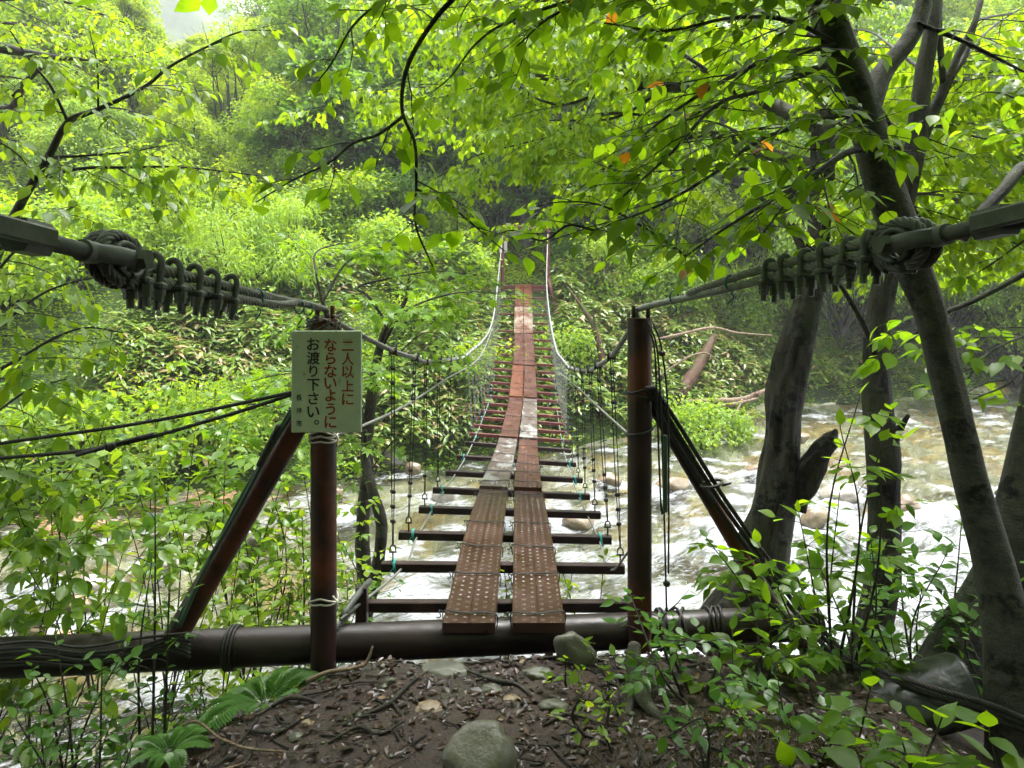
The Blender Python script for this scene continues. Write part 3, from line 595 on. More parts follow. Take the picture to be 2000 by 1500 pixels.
# planks
SEG = [(3.24, 6.25), (6.15, 9.7), (9.6, 13.0), (12.9, 15.9), (15.8, 18.4), (18.3, 20.4), (20.3, 22.2)]
CL = [('brown', 'grey', 'red', 'orange', 'red', 'pale', 'orange'), ('brown', 'red', 'grey', 'red', 'red', 'pale', 'orange')]
U = [-.12, -.12, -.117, -.110, -.106, -.045, -.0015, 0, .0015, .045, .106, .110, .117, .12, .12]; Z = [-.045, -.003, 0, 0, -.002, -.002, -.002, -.007, -.002, -.002, -.002, 0, 0, -.003, -.045]
for ln in (0, 1):
    for (y0, y1), col in zip(SEG, CL[ln]):
        jx = rng.normal(0, .006); m = 26; V, uv = [], []; L = y1 - y0 + rng.uniform(-.02, .03); rz = rng.uniform(.022, .032) if y0 > 4 else .0
        for t in np.linspace(0, 1, m):
            y = y0 + L * t; xc = XC(y) + (-.157 if ln == 0 else .155) * np.interp(y, [3.2, 12], [1, .82]) + jx; zz = deck(y) + rz * (1 - t) - .004
            for u, z in zip(U, Z): V.append([xc + u, y, zz + z + dz(xc + u, y)]); uv.append([u, y])
        k_ = len(U); i, j = np.meshgrid(np.arange(m - 1), np.arange(k_ - 1), indexing='ij'); f = np.stack([i * k_ + j, i * k_ + j + 1, (i + 1) * k_ + j + 1, (i + 1) * k_ + j], -1).reshape(-1, 4)
        mb = MB(); mb.add(V, f, .5, uv); e0 = [0, 1, 2, 12, 13, 14]
        mb.add([V[0], V[2], V[12], V[14]], [[0, 3, 2, 1]], .5, [[.2, 0]] * 4)
        o = mb.build('walkway_plank', M['plank_' + col], br, sharp=30)
        lab = {'grey': 'grey worn plank', 'pale': 'plank with pale peeling paint', 'orange': 'bright rust orange plank', 'red': 'reddish brown plank', 'brown': 'dark wet brown plank'}[col]; o['label'] = lab
        ties = {0: [3.33, 3.82, 4.27, 4.8, 5.9], 1: [6.4, 7.0, 7.6, 8.3, 9.1], 2: [10, 11.2, 12.6], 3: [13.6, 15.2]}.get(SEG.index((y0, y1)), [y0 + .3])
        for ty in ties:
            mb = MB()
            xc = XC(ty) + (-.157 if ln == 0 else .155) * np.interp(ty, [3.2, 12], [1, .82]) + jx; zz = deck(ty) + rz * (1 - (ty - y0) / L); sk = rng.normal(0, .012)
            pts = [[xc + u, ty + sk * u * 10 + rng.normal(0, .003), zz + z + dz(xc + u, ty)] for u, z in ((-.124, -.06), (-.125, .001), (-.06, .004), (0, .002), (.06, .005), (.125, .001), (.124, -.06))]
            tube(mb, cr(pts, 4), .003, 5); tube(mb, cr(np.array(pts) + A(0, .006, .001), 4), .0025, 5)
            e = np.array(pts[1]); tube(mb, cr([e, e + A(-.02, -.01, .01), e + A(-.01, -.03, -.01), e + A(-.03, -.02, -.02)], 3), .003, 4); mb.build('wire_tie', M['black_wire'], o)
# far frame
for x, lean in ((-.30, .02), (1.10, 0)):
    mb = MB(); tube(mb, [[x, 22.05, .9], [x + lean, 22.05, 3.3]], .055, 12); mb.build('post', M['far_paint'], br, sharp=50)
mb = MB(); box(mb, (.40, 22.05, 3.36), (1.56, .10, .12), None, .01); mb.build('top_beam', M['far_paint'], br, False)
mb = MB(); box(mb, (.40, 22.05, 1.50), (1.5, .12, .12), None, .01); mb.build('end_beam', M['far_paint'], br, False)
mb = MB(); a_, b_ = A(1.13, 22, 1.75), A(1.52, 20.6, -.02); ax2 = unit(b_ - a_); ax0 = unit(np.cross(ax2, A(0, 1, 0))); box(mb, (a_ + b_) / 2, (.10, .08, np.linalg.norm(b_ - a_)), [ax0, np.cross(ax2, ax0), ax2], .006); mb.build('brace', M['far_paint'], br, False)
# small stuff on the near frame
mb = MB()
for k_ in range(6):
    r = .064 + .004 * k_ % .008; z = 1.30 + .012 * k_; ring = [(-.841 + (r + rng.normal(0, .003)) * math.cos(t_), 3.2 + r * math.sin(t_), z + .02 * math.sin(t_ * 2 + k_)) for t_ in np.linspace(0, 2 * np.pi, 20)]; tube(mb, ring, .0035, 5)
for k_ in range(46):      # chain links round the head of the post
    t_ = rng.uniform(0, 2 * np.pi); c = A(-.841 + .072 * math.cos(t_), 3.2 + .072 * math.sin(t_), 1.335 + rng.uniform(-.03, .06)); tg = unit(A(-math.sin(t_), math.cos(t_), rng.normal(0, .4))); o2 = unit(rng.normal(0, 1, 3)); 
    tube(mb, [c + tg * .016 * math.cos(q) + o2 * .008 * math.sin(q) for q in np.linspace(0, 2 * np.pi, 9)], .0026, 4)
mb.build('chain', M['chain'], br)
for zc, n in ((.845, 4), (.12, 2)):
    for k_ in range(n):
        mb = MB(); r = .063; z = zc + (ZC - ZC) + (k_ - n / 2) * .011; tube(mb, [(-.841 + r * math.cos(t_), 3.2 + r * math.sin(t_), z + .018 * math.sin(t_) * (1 if k_ % 2 else -1) - .02 * abs(math.cos(t_)) + .02) for t_ in np.linspace(0, 2 * np.pi, 26)], .0042, 6); mb.build('rope_lashing', M['cord'], br)
    mb = MB(); tube(mb, cr([(-.79, 3.16, zc + .03), (-.765, 3.14, zc + .01), (-.77, 3.15, zc - .03)], 4), .004, 5); mb.build('rope_lashing', M['cord'], br)
for z, s in ((1.03, .02), (1.0, -.02), (.83, .015)):
    mb = MB()
    tube(mb, [(.605 + .062 * math.cos(t_), 3.4 + .062 * math.sin(t_), z + s * math.cos(t_)) for t_ in np.linspace(0, 2 * np.pi, 24)], .006, 6)
    mb.build('rope_lashing', M['black_wire'], br)
for q in ([P(577, 765, 3.16), P(300, 822, 3.15), P(0, 866, 3.12), P(-400, 925, 3.0)], [P(577, 768, 3.16), P(430, 815, 3.12), P(215, 872, 3.08), P(0, 895, 3.06), P(-400, 930, 3.0)]):
    mb = MB(); rope(mb, cr(q, 8), .0085, .09, 5, .012)
    if q[2][2] < .87 and len(q) == 5: 
        c = P(218, 872, 3.08)
        for k_ in range(3): box(mb, c + A(.012 * (k_ - 1), -.01, rng.normal(0, .008)), (.022, .03, .034), None, .008)
        tube(mb, [P(150, 888, 3.07), P(300, 848, 3.09)], .011, 6)
    mb.build('guy_cable', M['black_wire'], br)
# wires lying along the left brace and on the pipe
mb = MB()
for k_ in range(3): tube(mb, cr([P(575 - k_ * 4, 800, 3.14), P(520 - k_ * 5, 890 + 6 * k_, 3.14), P(470 - k_ * 4, 985, 3.13), P(400, 1110, 3.10), P(350 - 6 * k_, 1225, 3.04)], 6), .006 if k_ else .010, 6)
mb.build('guy_cable', M['strap'], br)
mb = MB(); q = [P(545, 830, 3.12), P(512, 895, 3.12), P(505, 910, 3.12)]; tube(mb, cr(q, 5), .012, 8); mb.build('rubber_sleeve', M['black_wire'], br); mb = MB()
for k_ in range(7): 
    y0 = 1262 + 6 * k_; tube(mb, cr([P(-80, y0 + 8, 2.93), P(60, y0 + rng.normal(0, 5), 2.96), P(160, y0 + 4 + rng.normal(0, 6), 2.97), P(260, y0 - 4 + rng.normal(0, 6), 2.99), P(330, 1240 + 5 * k_, 3.01), P(372, 1236 + 8 * k_, 3.03)], 6), .006, 5)
mb.build('cable_coil', M['black_wire'], br)
for px in (368, 374, 381):
    mb = MB(); f = (px + 260) / 1855; c = pa * (1 - f) + pb * f; tube(mb, [c + A(0, .091 * math.cos(t_), .091 * math.sin(t_)) for t_ in np.linspace(0, 2 * np.pi, 26)], .0065, 5); mb.build('cable_coil', M['black_wire'], br)
for px in (1235, 1243, 1251, 1278, 1286, 1345, 1352, 1361, 1371):
    mb = MB()
    f = (px + 260) / 1855; c = pa * (1 - f) + pb * f; sl = rng.normal(0, .02); tube(mb, [c + A(sl * math.cos(t_), .093 * math.cos(t_), .093 * math.sin(t_)) for t_ in np.linspace(0, 2 * np.pi, 26)], .007, 5)
    mb.build('cable_coil', M['black_wire'], br)
for off in (0, 14, 26):
    mb = MB(); rope(mb, cr([P(1262 + off * .5, 755, 3.34), P(1300 + off, 830, 3.38), P(1390 + off, 975, 3.45), P(1480 + off, 1100, 3.5), P(1560 + off, 1205, 3.4), P(1640 + off, 1285, 3.2), P(1790, 1360 - off, 2.9), P(1960, 1412 - off, 2.7), P(2080, 1450, 2.6)], 7), .0115, .09, 5, .012); mb.build('guy_cable', M['black_wire'], br)
c = P(1390, 945, 3.40); mb = MB(); tube(mb, [c + A(.05 * math.cos(t_), .05 * math.sin(t_), .012 * math.cos(t_)) for t_ in np.linspace(0, 2 * np.pi, 16)], .007, 5); tube(mb, [c + A(.04, -.03, 0), c + A(.08, -.04, .015)], .006, 5); mb.build('rope_lashing', M['black_wire'], br)
for dx, end in ((0, 1195), (9, 1120), (-5, 940)):
    mb = MB(); tube(mb, cr([P(1266 + dx, 630, 3.36), P(1283 + dx, 680, 3.33), P(1291 + dx * 1.5, 800, 3.33), P(1297 + dx, 1000, 3.33), P(1302 + dx * .4, end, 3.33)], 7), .0045, 6)
    if dx == 0: 
        for y_ in (690, 1140): box(mb, P(1293 if y_ < 800 else 1302, y_, 3.33), (.03, .03, .026), None, .008)
    mb.build('hanging_wire', M['black_wire'], br)
mb = MB(); box(mb, P(1299, 925, 3.325), (.022, .014, .36), None, .004); mb.build('tension_lever', M['strap'], br, False)
# short upright and guy stub behind the left post
mb = MB(); box(mb, P(707, 1185, 3.5), (.055, .055, .20), None, .004); mb.build('bracket', M['beam'], br, False)
mb = MB(); tube(mb, cr([P(668, 1205, 3.3), P(700, 1160, 3.45), P(722, 1135, 3.6)], 4), .016, 7); rope(mb, [P(655, 1232, 3.24), P(690, 1190, 3.4)], .013, .1, 5, .01); mb.build('stay_anchor', M['galv'], br)

# ------------------------------------------------------------------ the warning sign
k = NT('sign_board'); a = k.noise(9, 6, .7); b = k.noise(28, 5, .75, k.maps((1, 1, .6)))
c = k.ramp(a, [(.3, (.42, .50, .39)), (.7, (.54, .60, .50))]); c = k.mix(k.ramp(b, [(.60, (0, 0, 0)), (.72, (.75, .75, .75))]), c, (.16, .18, .12)); k.base(c, .4); M['sign'] = k.m
k = NT('red_paint'); k.base((.30, .03, .018), .45); M['red_paint'] = k.m
k = NT('black_paint'); k.base((.018, .022, .018), .45); M['black_paint'] = k.m
SX, SY, SZ = -.797, 3.085, 1.106
sg = thing('warning_sign', (SX, SY, SZ), 'pale green metal sign with red and black Japanese writing hung on the left post', 'sign')
mb = MB(); box(mb, (SX, SY, SZ), (.301, .014, .438), None, .003); sb = mb.build('board', M['sign'], sg, False)
mb = MB(); box(mb, (SX, SY + .03, SZ + .09), (.2, .045, .03), None, .003); box(mb, (SX, SY + .03, SZ - .12), (.2, .045, .03), None, .003); mb.build('bracket', M['galv'], sg, False)
def glyph(ch, zx, zy, s, mat, bold):
    cv = bpy.data.curves.new('t', 'FONT'); cv.body = ch; cv.size = 1; cv.fill_mode = 'FRONT'; o = bpy.data.objects.new('t', cv); COL.objects.link(o)
    me = bpy.data.meshes.new_from_object(o.evaluated_get(bpy.context.evaluated_depsgraph_get())); bpy.data.objects.remove(o)
    V = np.zeros(len(me.vertices) * 3); me.vertices.foreach_get('co', V); V = V.reshape(-1, 3); lo, hi = V.min(0), V.max(0)
    c = (lo + hi) / 2
    if ch == '。': k_ = s; 
    else: k_ = s / max(hi[0] - lo[0], hi[1] - lo[1])
    x = SX + (zx - 491) * .000441; z = SZ - (zy - 817) * .000436
    nv = len(V); sh = [(0, 0), (bold, 0), (-bold, 0), (0, bold), (0, -bold)]; mb = MB()
    F_ = [list(p.vertices) for p in me.polygons]; T_ = []
    for f in F_: T_ += [[f[0], f[i], f[i + 1]] for i in range(1, len(f) - 1)]
    for q_, (a1, a2) in enumerate(sh): mb.add(np.c_[(V[:, 0] - c[0]) * k_ + x + a1, np.full(nv, SY - .0085 - .00012 * q_), (V[:, 1] - c[1]) * k_ + z + a2], T_)
    q = mb.build('lettering', mat, sg, False); q['label'] = ('red' if mat is M['red_paint'] else 'black') + ' character ' + ch
    return
    mw = me.copy(); co = np.c_[(V[:, 0] - c[0]) * k_ + x, np.full(len(V), SY - .0085), (V[:, 1] - c[1]) * k_ + z] - np.array(world_loc(sg))
    mw.vertices.foreach_set('co', co.ravel()); mw.materials.clear(); mw.materials.append(mat); mw.update(); q = bpy.data.objects.new('lettering', mw); COL.objects.link(q); q.parent = sg; q['label'] = ('red' if mat is M['red_paint'] else 'black') + ' character ' + ch
cols = [(700, [('二', 465, .050), ('人', 590, .052), ('以', 720, .052), ('上', 855, .050), ('に', 988, .049)], 'red_paint', .0010),
        (532, [('な', 455, .053), ('ら', 585, .049), ('な', 712, .053), ('い', 832, .050), ('よ', 952, .049), ('う', 1085, .049), ('に', 1213, .050)], 'red_paint', .0010),
        (365, [('お', 445, .053), ('渡', 582, .054), ('り', 712, .048), ('下', 848, .052), ('さ', 980, .050), ('い', 1112, .050)], 'black_paint', .0010),
        (225, [('長', 973, .026), ('井', 1098, .024), ('市', 1226, .026)], 'black_paint', .0003)]
for zx, chs, m_, b_ in cols:
    for ch, zy, s in chs: glyph(ch, zx, zy, s, M[m_], b_)
mb = MB(); th = np.linspace(0, 2 * np.pi, 17); cx, cz = SX + (396 - 491) * .000441, SZ - (1216 - 817) * .000436
V = [[cx + r * math.cos(t_), SY - .0085, cz + r * math.sin(t_)] for t_ in th for r in (.0058, .0105)]; mb.add(V, [[2 * i, 2 * i + 1, 2 * i + 3, 2 * i + 2] for i in range(16)]); o = mb.build('lettering', M['black_paint'], sg, False); o['label'] = 'black Japanese full stop'
mb = MB(); box(mb, (SX + (698 - 491) * .000441, SY - .0078, SZ - (401 - 817) * .000436), (.040, .0012, .0028)); o = mb.build('lettering', M['sign'], sg, False); o['label'] = 'faded top stroke of the first character'
o.data.materials.clear(); k = NT('faded_paint'); k.base((.26, .27, .19), .5); o.data.materials.append(k.m)
for x, dx in ((-.345, 0), (-.20, 0)):
    t = thing('notice_board', (x, 21.95, 2.7), ('left' if x < -.3 else 'right') + ' white notice plate on the far left bridge post', 'sign'); mb = MB(); box(mb, (x, 21.95, 2.73), (.10, .02, .36), None, .004); box(mb, (x, 21.98, 2.73), (.03, .05, .05)); mb.build('board', M['pale_stone'], t, False)

# ------------------------------------------------------------------ vegetation
HEX, RH, OV, MAP, LONG, OVW = T_hex(), T_rh(), T_ovate(), T_maple(), T_long(), T_ovate(.295, .05, .14)
def gz(x, y): return float(H(np.array([x]), np.array([y]))[0][0])

# far forest: six crown shapes, copied over the hillside
def far_proto(seed, h, cr_, clumps, nl, size, tmpl, leafm, style):
    r = np.random.default_rng(seed); wd, lf = MB(), MB()
    lean = r.normal(0, .06, 2) * h; tp = cr([[0, 0, -.6], [lean[0] * .2, lean[1] * .2, h * .2], [lean[0] * .6, lean[1] * .6, h * .5], [lean[0], lean[1], h * .88]], 5); tube(wd, tp, np.linspace(.024 * h, .004 * h, len(tp)), 8, .5, .15, seed)
    C = []
    for i in range(clumps):
        u = r.uniform(-.55, 1); th = r.uniform(0, 2 * np.pi); rr = math.sqrt(max(1 - u * u, .05)) * r.uniform(.45, 1.05)
        c = A(lean[0] * .7 + cr_ * rr * math.cos(th), lean[1] * .7 + cr_ * rr * math.sin(th), h * .56 + h * .42 * u * r.uniform(.8, 1.05)); C.append(c)
        k_ = int(np.clip((c[2] / h - .25) / .65, .05, .9) * (len(tp) - 1)); k_ = max(2, k_ - 3); a = tp[k_]; mid = (a + c) / 2 + A(0, 0, -.06 * h) + r.normal(0, .03 * h, 3)
        tube(wd, cr([a, mid, c], 4), np.linspace(.0075 * h, .0015 * h, 9), 5, .5, .1, i)
        for b in range(4): e = c + r.normal(0, cr_ * .16, 3) * (1, 1, .5); tube(wd, [mid * .4 + c * .6, e], [.002 * h, .0008 * h], 3, .5, 0, 0, False)
    for c in C:
        R = cr_ * r.uniform(.20, .36); n = int(nl / clumps * r.uniform(.6, 1.4)); tone = np.clip(r.normal(.5, .22), .05, .9)
        th = r.uniform(0, 2 * np.pi, n); q = np.sqrt(r.uniform(0, 1, n)) * R * (1 + .35 * np.sin(3 * th + seed)); out = np.stack([np.cos(th), np.sin(th), np.zeros(n)], 1)
        lay = r.integers(0, 3, n) * R * .30 * style[1]
        b = c + out * q[:, None] + A(0, 0, 1) * (-(q / R) ** 2 * R * .5 + r.normal(0, R * .07, n) - lay + R * .2)[:, None]
        d = out * .8 + r.normal(0, .4, (n, 3)) - A(0, 0, 1) * style[0]
        leaves(lf, b, d, A(0, 0, 1) + r.normal(0, .35, (n, 3)), size * r.uniform(.7, 1.3, n), tmpl, np.clip(tone + r.normal(0, .16, n), 0, .99))
    return wd.mesh('trunk', M['far_bark']), lf.mesh('crown', M[leafm], False)
PR = {'round': far_proto(1, 9, 3.4, 46, 25000, .165, RH, 'far_leaf', (.35, 1)), 'layered': far_proto(2, 10, 4.0, 42, 25000, .165, RH, 'far_leaf', (.2, .6)),
      'light': far_proto(3, 8, 3.3, 44, 25000, .155, RH, 'far_leaf_light', (.5, 1)), 'dark': far_proto(4, 11, 3.6, 52, 25000, .17, RH, 'far_leaf_dark', (.3, 1)),
      'drooping': far_proto(5, 9, 3.6, 50, 24000, .15, HEX, 'young_leaf', (.9, 1.2)), 'broadleaf': far_proto(6, 9, 3.2, 44, 12000, .30, HEX, 'far_leaf_dark', (.1, .8))}
DESC = {'round': 'round-crowned green tree', 'layered': 'green tree of layered boughs', 'light': 'pale yellow-green tree', 'dark': 'tall dark green tree', 'drooping': 'lime tree with drooping leaves', 'broadleaf': 'large-leaved dark green tree'}
def put_tree(kind, px, d, s, label, dzz=0., gap=0):
    X = (px - 1000) * d / F; t = thing('broadleaf_tree', (X, d, gz(X, d) - .2 + dzz), label, 'tree', 'trees of the far hillside')
    t.rotation_euler[2] = rng.uniform(0, 6.28); t.scale = (s, s, s * rng.uniform(.9, 1.1))
    for nm, me in zip(('trunk', 'crown'), PR[kind]):
        o = bpy.data.objects.new(nm, me); COL.objects.link(o); o.parent = t
    return t
ROWS = [('the row nearest the bank', 25.5, [(-140, 'round', .75), (60, 'light', .7), (215, 'light', .62), (370, 'round', .60), (560, 'round', .72), (690, 'broadleaf', .8), (830, 'broadleaf', .82), (945, 'dark', .62), (1085, 'dark', .7), (1200, 'broadleaf', .75), (1330, 'round', .8), (1480, 'dark', .8), (1640, 'drooping', .85), (1800, 'light', .8), (1960, 'drooping', .85), (2120, 'round', .9)]),
        ('the second row upslope', 31, [(-80, 'layered', .9), (120, 'round', .85), (300, 'layered', .8), (470, 'layered', .85), (640, 'dark', .95), (800, 'broadleaf', 1), (960, 'dark', 1.05), (1110, 'dark', 1), (1280, 'round', 1.05), (1450, 'dark', 1.1), (1630, 'drooping', 1.05), (1800, 'drooping', 1.05), (1990, 'round', 1.1)]),
        ('the third row upslope', 38, [(0, 'round', .95), (170, 'layered', .9), (340, 'round', .85), (500, 'layered', .95), (660, 'layered', 1.1), (830, 'round', 1.2), (1010, 'dark', 1.25), (1190, 'round', 1.2), (1380, 'dark', 1.3), (1580, 'round', 1.2), (1780, 'drooping', 1.2), (1980, 'layered', 1.2)]),
        ('the fourth row upslope', 47, [(-60, 'layered', 1.2), (110, 'round', 1.1), (270, 'layered', .85), (420, 'layered', .8), (570, 'round', 1.1), (740, 'layered', 1.4), (940, 'round', 1.5), (1150, 'layered', 1.5), (1370, 'round', 1.5), (1600, 'dark', 1.6), (1850, 'round', 1.5)]),
        ('the fifth row upslope', 60, [(20, 'round', 1.4), (180, 'layered', 1.1), (320, 'round', .7), (450, 'layered', .75), (600, 'layered', 1.4), (790, 'round', 1.7), (1020, 'layered', 1.8), (1270, 'round', 1.8), (1540, 'layered', 1.8), (1830, 'round', 1.8)]),
        ('the topmost row', 78, [(90, 'layered', 1.3), (250, 'round', .8), (400, 'layered', .7), (540, 'round', 1.3), (720, 'layered', 1.9), (960, 'round', 2), (1260, 'layered', 2)])]
ORD = 'first second third fourth fifth sixth seventh eighth ninth tenth eleventh twelfth thirteenth fourteenth fifteenth sixteenth seventeenth eighteenth nineteenth twentieth twenty-first twenty-second twenty-third'.split()
magn = []
for rn, d, lst in ROWS:
    for i, (px, kd, s) in enumerate(lst):
        t = put_tree(kd, px + rng.normal(0, 10), d * rng.uniform(.96, 1.05), s * (1.25 if px > 1500 and d > 30 else 1), f'{DESC[kd]}, {ORD[i]} from left in {rn}')
        if kd == 'broadleaf' and d < 33: magn.append(t)
# white blossoms of the large-leaved trees
for t in magn:
    for k_ in range(5):
        mb = MB(); r = rng; th = rng.uniform(0, 6.28); c = A(2.6 * math.cos(th), 2.6 * math.sin(th), rng.uniform(3.5, 7.5)); n = 8
        leaves(mb, np.repeat(c[None], n, 0), np.stack([np.cos(np.arange(n) * .785), np.sin(np.arange(n) * .785), np.full(n, .5)], 1), np.repeat(A(0, 0, 1)[None], n, 0), .16, HEX, .5)
        me = mb.mesh('flower', M['flower'], False); o = bpy.data.objects.new('flower', me); COL.objects.link(o); o.parent = t

# ground cover on the far bank
def scatter(n, x0, x1, s0, s1, pw=1., keep=None):
    x = rng.uniform(x0, x1, n); s = s0 + (s1 - s0) * rng.uniform(0, 1, n) ** pw; y = far_edge(x) + s
    vis = (np.abs(x / y) < .85); x, y = x[vis], y[vis]
    if keep is not None: m_ = keep(x, y); x, y = x[m_], y[m_]
    return x, y, H(x, y)[0]
def notdeck(x, y): return ~((np.abs(x - .35) < 1.0) & (y > 19.5) & (y < 23))
mb = MB()
sasa_den = lambda x, y: notdeck(x, y) & (vnoise(x * .45, y * .45, 88) < .30 + .75 * sm(x, -4.5, -1) + .5 * (sm(-x, 3.5, 4.5) * sm(8.5 - -x, 0, 1)))
x, y, z = scatter(25000, -12, 24, .3, 6.8, .8, sasa_den)
n = len(x); hgt = rng.uniform(.15, .45, n) + .85 * vnoise(x * 1.6, y * 1.6, 90); tonec = vnoise(x * .7, y * .7, 91)
for k_ in range(8):
    th = k_ * .785 + rng.uniform(-.4, .4, n); d = np.stack([np.cos(th), np.sin(th), rng.uniform(-.35, .45, n)], 1)
    a = rng.uniform(0, .78, n) * .8 + tonec * .15; a = np.where(rng.random(n) < .12 + .12 * (tonec > .55), 1, a)
    leaves(mb, np.stack([x, y, z + hgt + rng.uniform(-.08, .08, n)], 1) + d * .02, d, A(0, 0, 1) + rng.normal(0, .25, (n, 3)), rng.uniform(.18, .33, n), T_long(.12, .35) if k_ % 2 else T_long(.15, .25), a)
tag(mb.build('dwarf_bamboo', M['sasa'], smooth=False), 'dwarf bamboo with pale straw-edged leaves covering the far bank behind the bridge', 'bamboo grass', kind='stuff')
mb = MB()
x, y, z = scatter(11000, -17, 24, -.1, 10, 1, lambda x, y: ~((np.abs(x - .35) < .9) & (y > 21.4) & (y < 22.5)) & ((x < .5) | (rng.random(len(x)) < .6))); n = len(x)
hh = .15 + .7 * vnoise(x * 1.1, y * 1.1, 95) ** 2 * 1.6; hh = np.where((np.abs(x - .35) < 1.3) & (y > 18) & (y < 23.5), .25, hh); tn = vnoise(x * .8, y * .8, 97)
for k_ in range(14):
    off = rng.normal(0, .14, (n, 3)) * (1, 1, .6); th = rng.uniform(0, 6.28, n); d = np.stack([np.cos(th), np.sin(th), rng.uniform(-.5, .4, n)], 1)
    leaves(mb, np.stack([x, y, z + hh * rng.uniform(.3, 1, n)], 1) + off, d, A(0, 0, 1) + rng.normal(0, .35, (n, 3)), rng.uniform(.06, .12, n), RH, np.clip(tn + rng.normal(0, .15, n), 0, .98))
x, y, z = scatter(9000, -30, 32, 9, 34, 1.2); n = len(x); tn = vnoise(x * .3, y * .3, 99)
for k_ in range(16):
    off = rng.normal(0, .38, (n, 3)) * (1, 1, .5); th = rng.uniform(0, 6.28, n); d = np.stack([np.cos(th), np.sin(th), rng.uniform(-.5, .4, n)], 1)
    leaves(mb, np.stack([x, y, z + .1 + 1.1 * vnoise(x * .6, y * .6, 94) * rng.uniform(.2, 1, n)], 1) + off, d, A(0, 0, 1) + rng.normal(0, .35, (n, 3)), rng.uniform(.12, .22, n), RH, np.clip(tn * .8 + rng.normal(0, .15, n), 0, .98))
tag(mb.build('undergrowth', M['cover'], smooth=False), 'low green undergrowth spreading over the far bank and slope', 'undergrowth', kind='stuff')

# bushes of the far bank
def far_bush(X, Y, h, r_, n, size, tmpl, m_, label, nm='bush', droop=.3, cl=16):
    r = np.random.default_rng(int(abs(X * 31 + Y * 17)) + 3); wd, lf = MB(), MB(); z0 = gz(X, Y)
    for i in range(cl):
        th = r.uniform(0, 6.28); u = r.uniform(.15, 1); c = A(X + r_ * math.cos(th) * math.sqrt(1 - u * u * .8) * r.uniform(.3, 1), Y + r_ * math.sin(th) * .8 * r.uniform(.3, 1), z0 + h * u)
        tube(wd, cr([[X, Y, z0 - .1], [(X + c[0]) / 2, (Y + c[1]) / 2, z0 + h * u * .6], c], 4), np.linspace(.03, .005, 9), 5)
        R = r_ * r.uniform(.28, .5); m2 = int(n / cl); g = r.normal(0, 1, (m2, 3)) * (R * .5, R * .5, R * .32); tone = np.clip(r.normal(.5, .2), .1, .85)
        d = unit(g) * .7 + r.normal(0, .5, (m2, 3)) - A(0, 0, droop); leaves(lf, c + g, d, A(0, 0, 1) + r.normal(0, .4, (m2, 3)), size * r.uniform(.7, 1.3, m2), tmpl, np.clip(tone + r.normal(0, .15, m2), 0, .98))
    t = thing(nm, (X, Y, z0), label, nm.replace('_', ' '), 'bushes of the far bank'); wd.build('stems', M['twig'], t); lf.build('foliage', M[m_], t, False)
def fb(px, d, *a, **k): far_bush((px - 1000) * d / F, d, *a, **k)
fb(450, 17.5, 2.6, 1.7, 5200, .17, LONG, 'far_leaf_light', 'feathery pale green willow above the left bank', 'willow_bush')
fb(560, 18.5, 2.2, 1.3, 4000, .17, LONG, 'far_leaf_light', 'smaller feathery pale green willow next to the first', 'willow_bush')
fb(330, 19, 2.8, 1.8, 5000, .12, RH, 'far_leaf', 'rounded green bush left of the willows', 'bush')
fb(150, 16, 2.2, 1.8, 5000, .12, RH, 'far_leaf_light', 'light green bush above the left far bank', 'bush')
fb(20, 14.5, 2.4, 1.6, 4500, .12, RH, 'far_leaf', 'green bush at the left edge on the far bank', 'bush')
fb(830, 18, 1.3, 1.0, 2800, .10, RH, 'far_leaf_light', 'low bright bush on the far bank beside the bridge', 'bush')
PL = [(740, 20.6, 1.6, 1.2, 'far_leaf_light'), (1300, 23.5, 1.8, 1.4, 'far_leaf_light'), (1430, 25.3, 1.8, 1.5, 'far_leaf_light'), (1560, 26, 2.0, 1.6, 'far_leaf'), (1700, 27, 2.2, 1.7, 'far_leaf_light'), (1850, 27.5, 2.2, 1.8, 'far_leaf'), (690, 22.5, 2.6, 1.7, 'far_leaf'), (790, 23.5, 2.8, 1.8, 'far_leaf_dark'), (880, 24.5, 2.6, 1.5, 'far_leaf'), (905, 21.3, 1.5, 1.0, 'far_leaf_light'), (1150, 24.8, 3.2, 1.6, 'far_leaf_dark'), (1240, 26, 3.0, 1.9, 'far_leaf'), (1350, 27, 3.4, 2.0, 'far_leaf_dark'), (1470, 28, 3.2, 2.0, 'far_leaf'), (1600, 29, 3.4, 2.2, 'far_leaf_dark'), (1740, 30, 3.4, 2.3, 'far_leaf_light'), (1880, 31, 3.4, 2.3, 'far_leaf'), (2010, 31, 3.4, 2.3, 'far_leaf_light'), (580, 21.5, 2.4, 1.6, 'far_leaf_light'), (470, 21.5, 2.4, 1.8, 'far_leaf'), (240, 19.5, 2.4, 1.8, 'far_leaf_light'), (1020, 27, 2.2, 1.5, 'far_leaf_dark')]
NM = {'far_leaf': 'mid green', 'far_leaf_dark': 'dark green', 'far_leaf_light': 'yellow-green'}
for i, (px, d, h, r_, m_) in enumerate(sorted(PL)): fb(px, d, h, r_, 5200, .14, HEX if m_ == 'far_leaf_dark' else RH, m_, f'{NM[m_]} bush, {ORD[i]} from left in the hedge-like row below the forest', 'bush', cl=22)
fb(1180, 23, 2.0, 1.6, 4500, .11, RH, 'far_leaf', 'green bush right of the far bridge end', 'bush')
fb(1290, 24, 1.8, 1.5, 4500, .11, RH, 'cover', 'bright green bush below the dark wood right of the bridge', 'bush')
fb(1420, 25, 1.9, 1.6, 4500, .11, RH, 'far_leaf', 'green bush behind the fallen log', 'bush')
fb(690, 16.2, .9, 1.1, 3600, .10, RH, 'cover', 'low leafy bush at the waterline left of the bridge', 'bush')
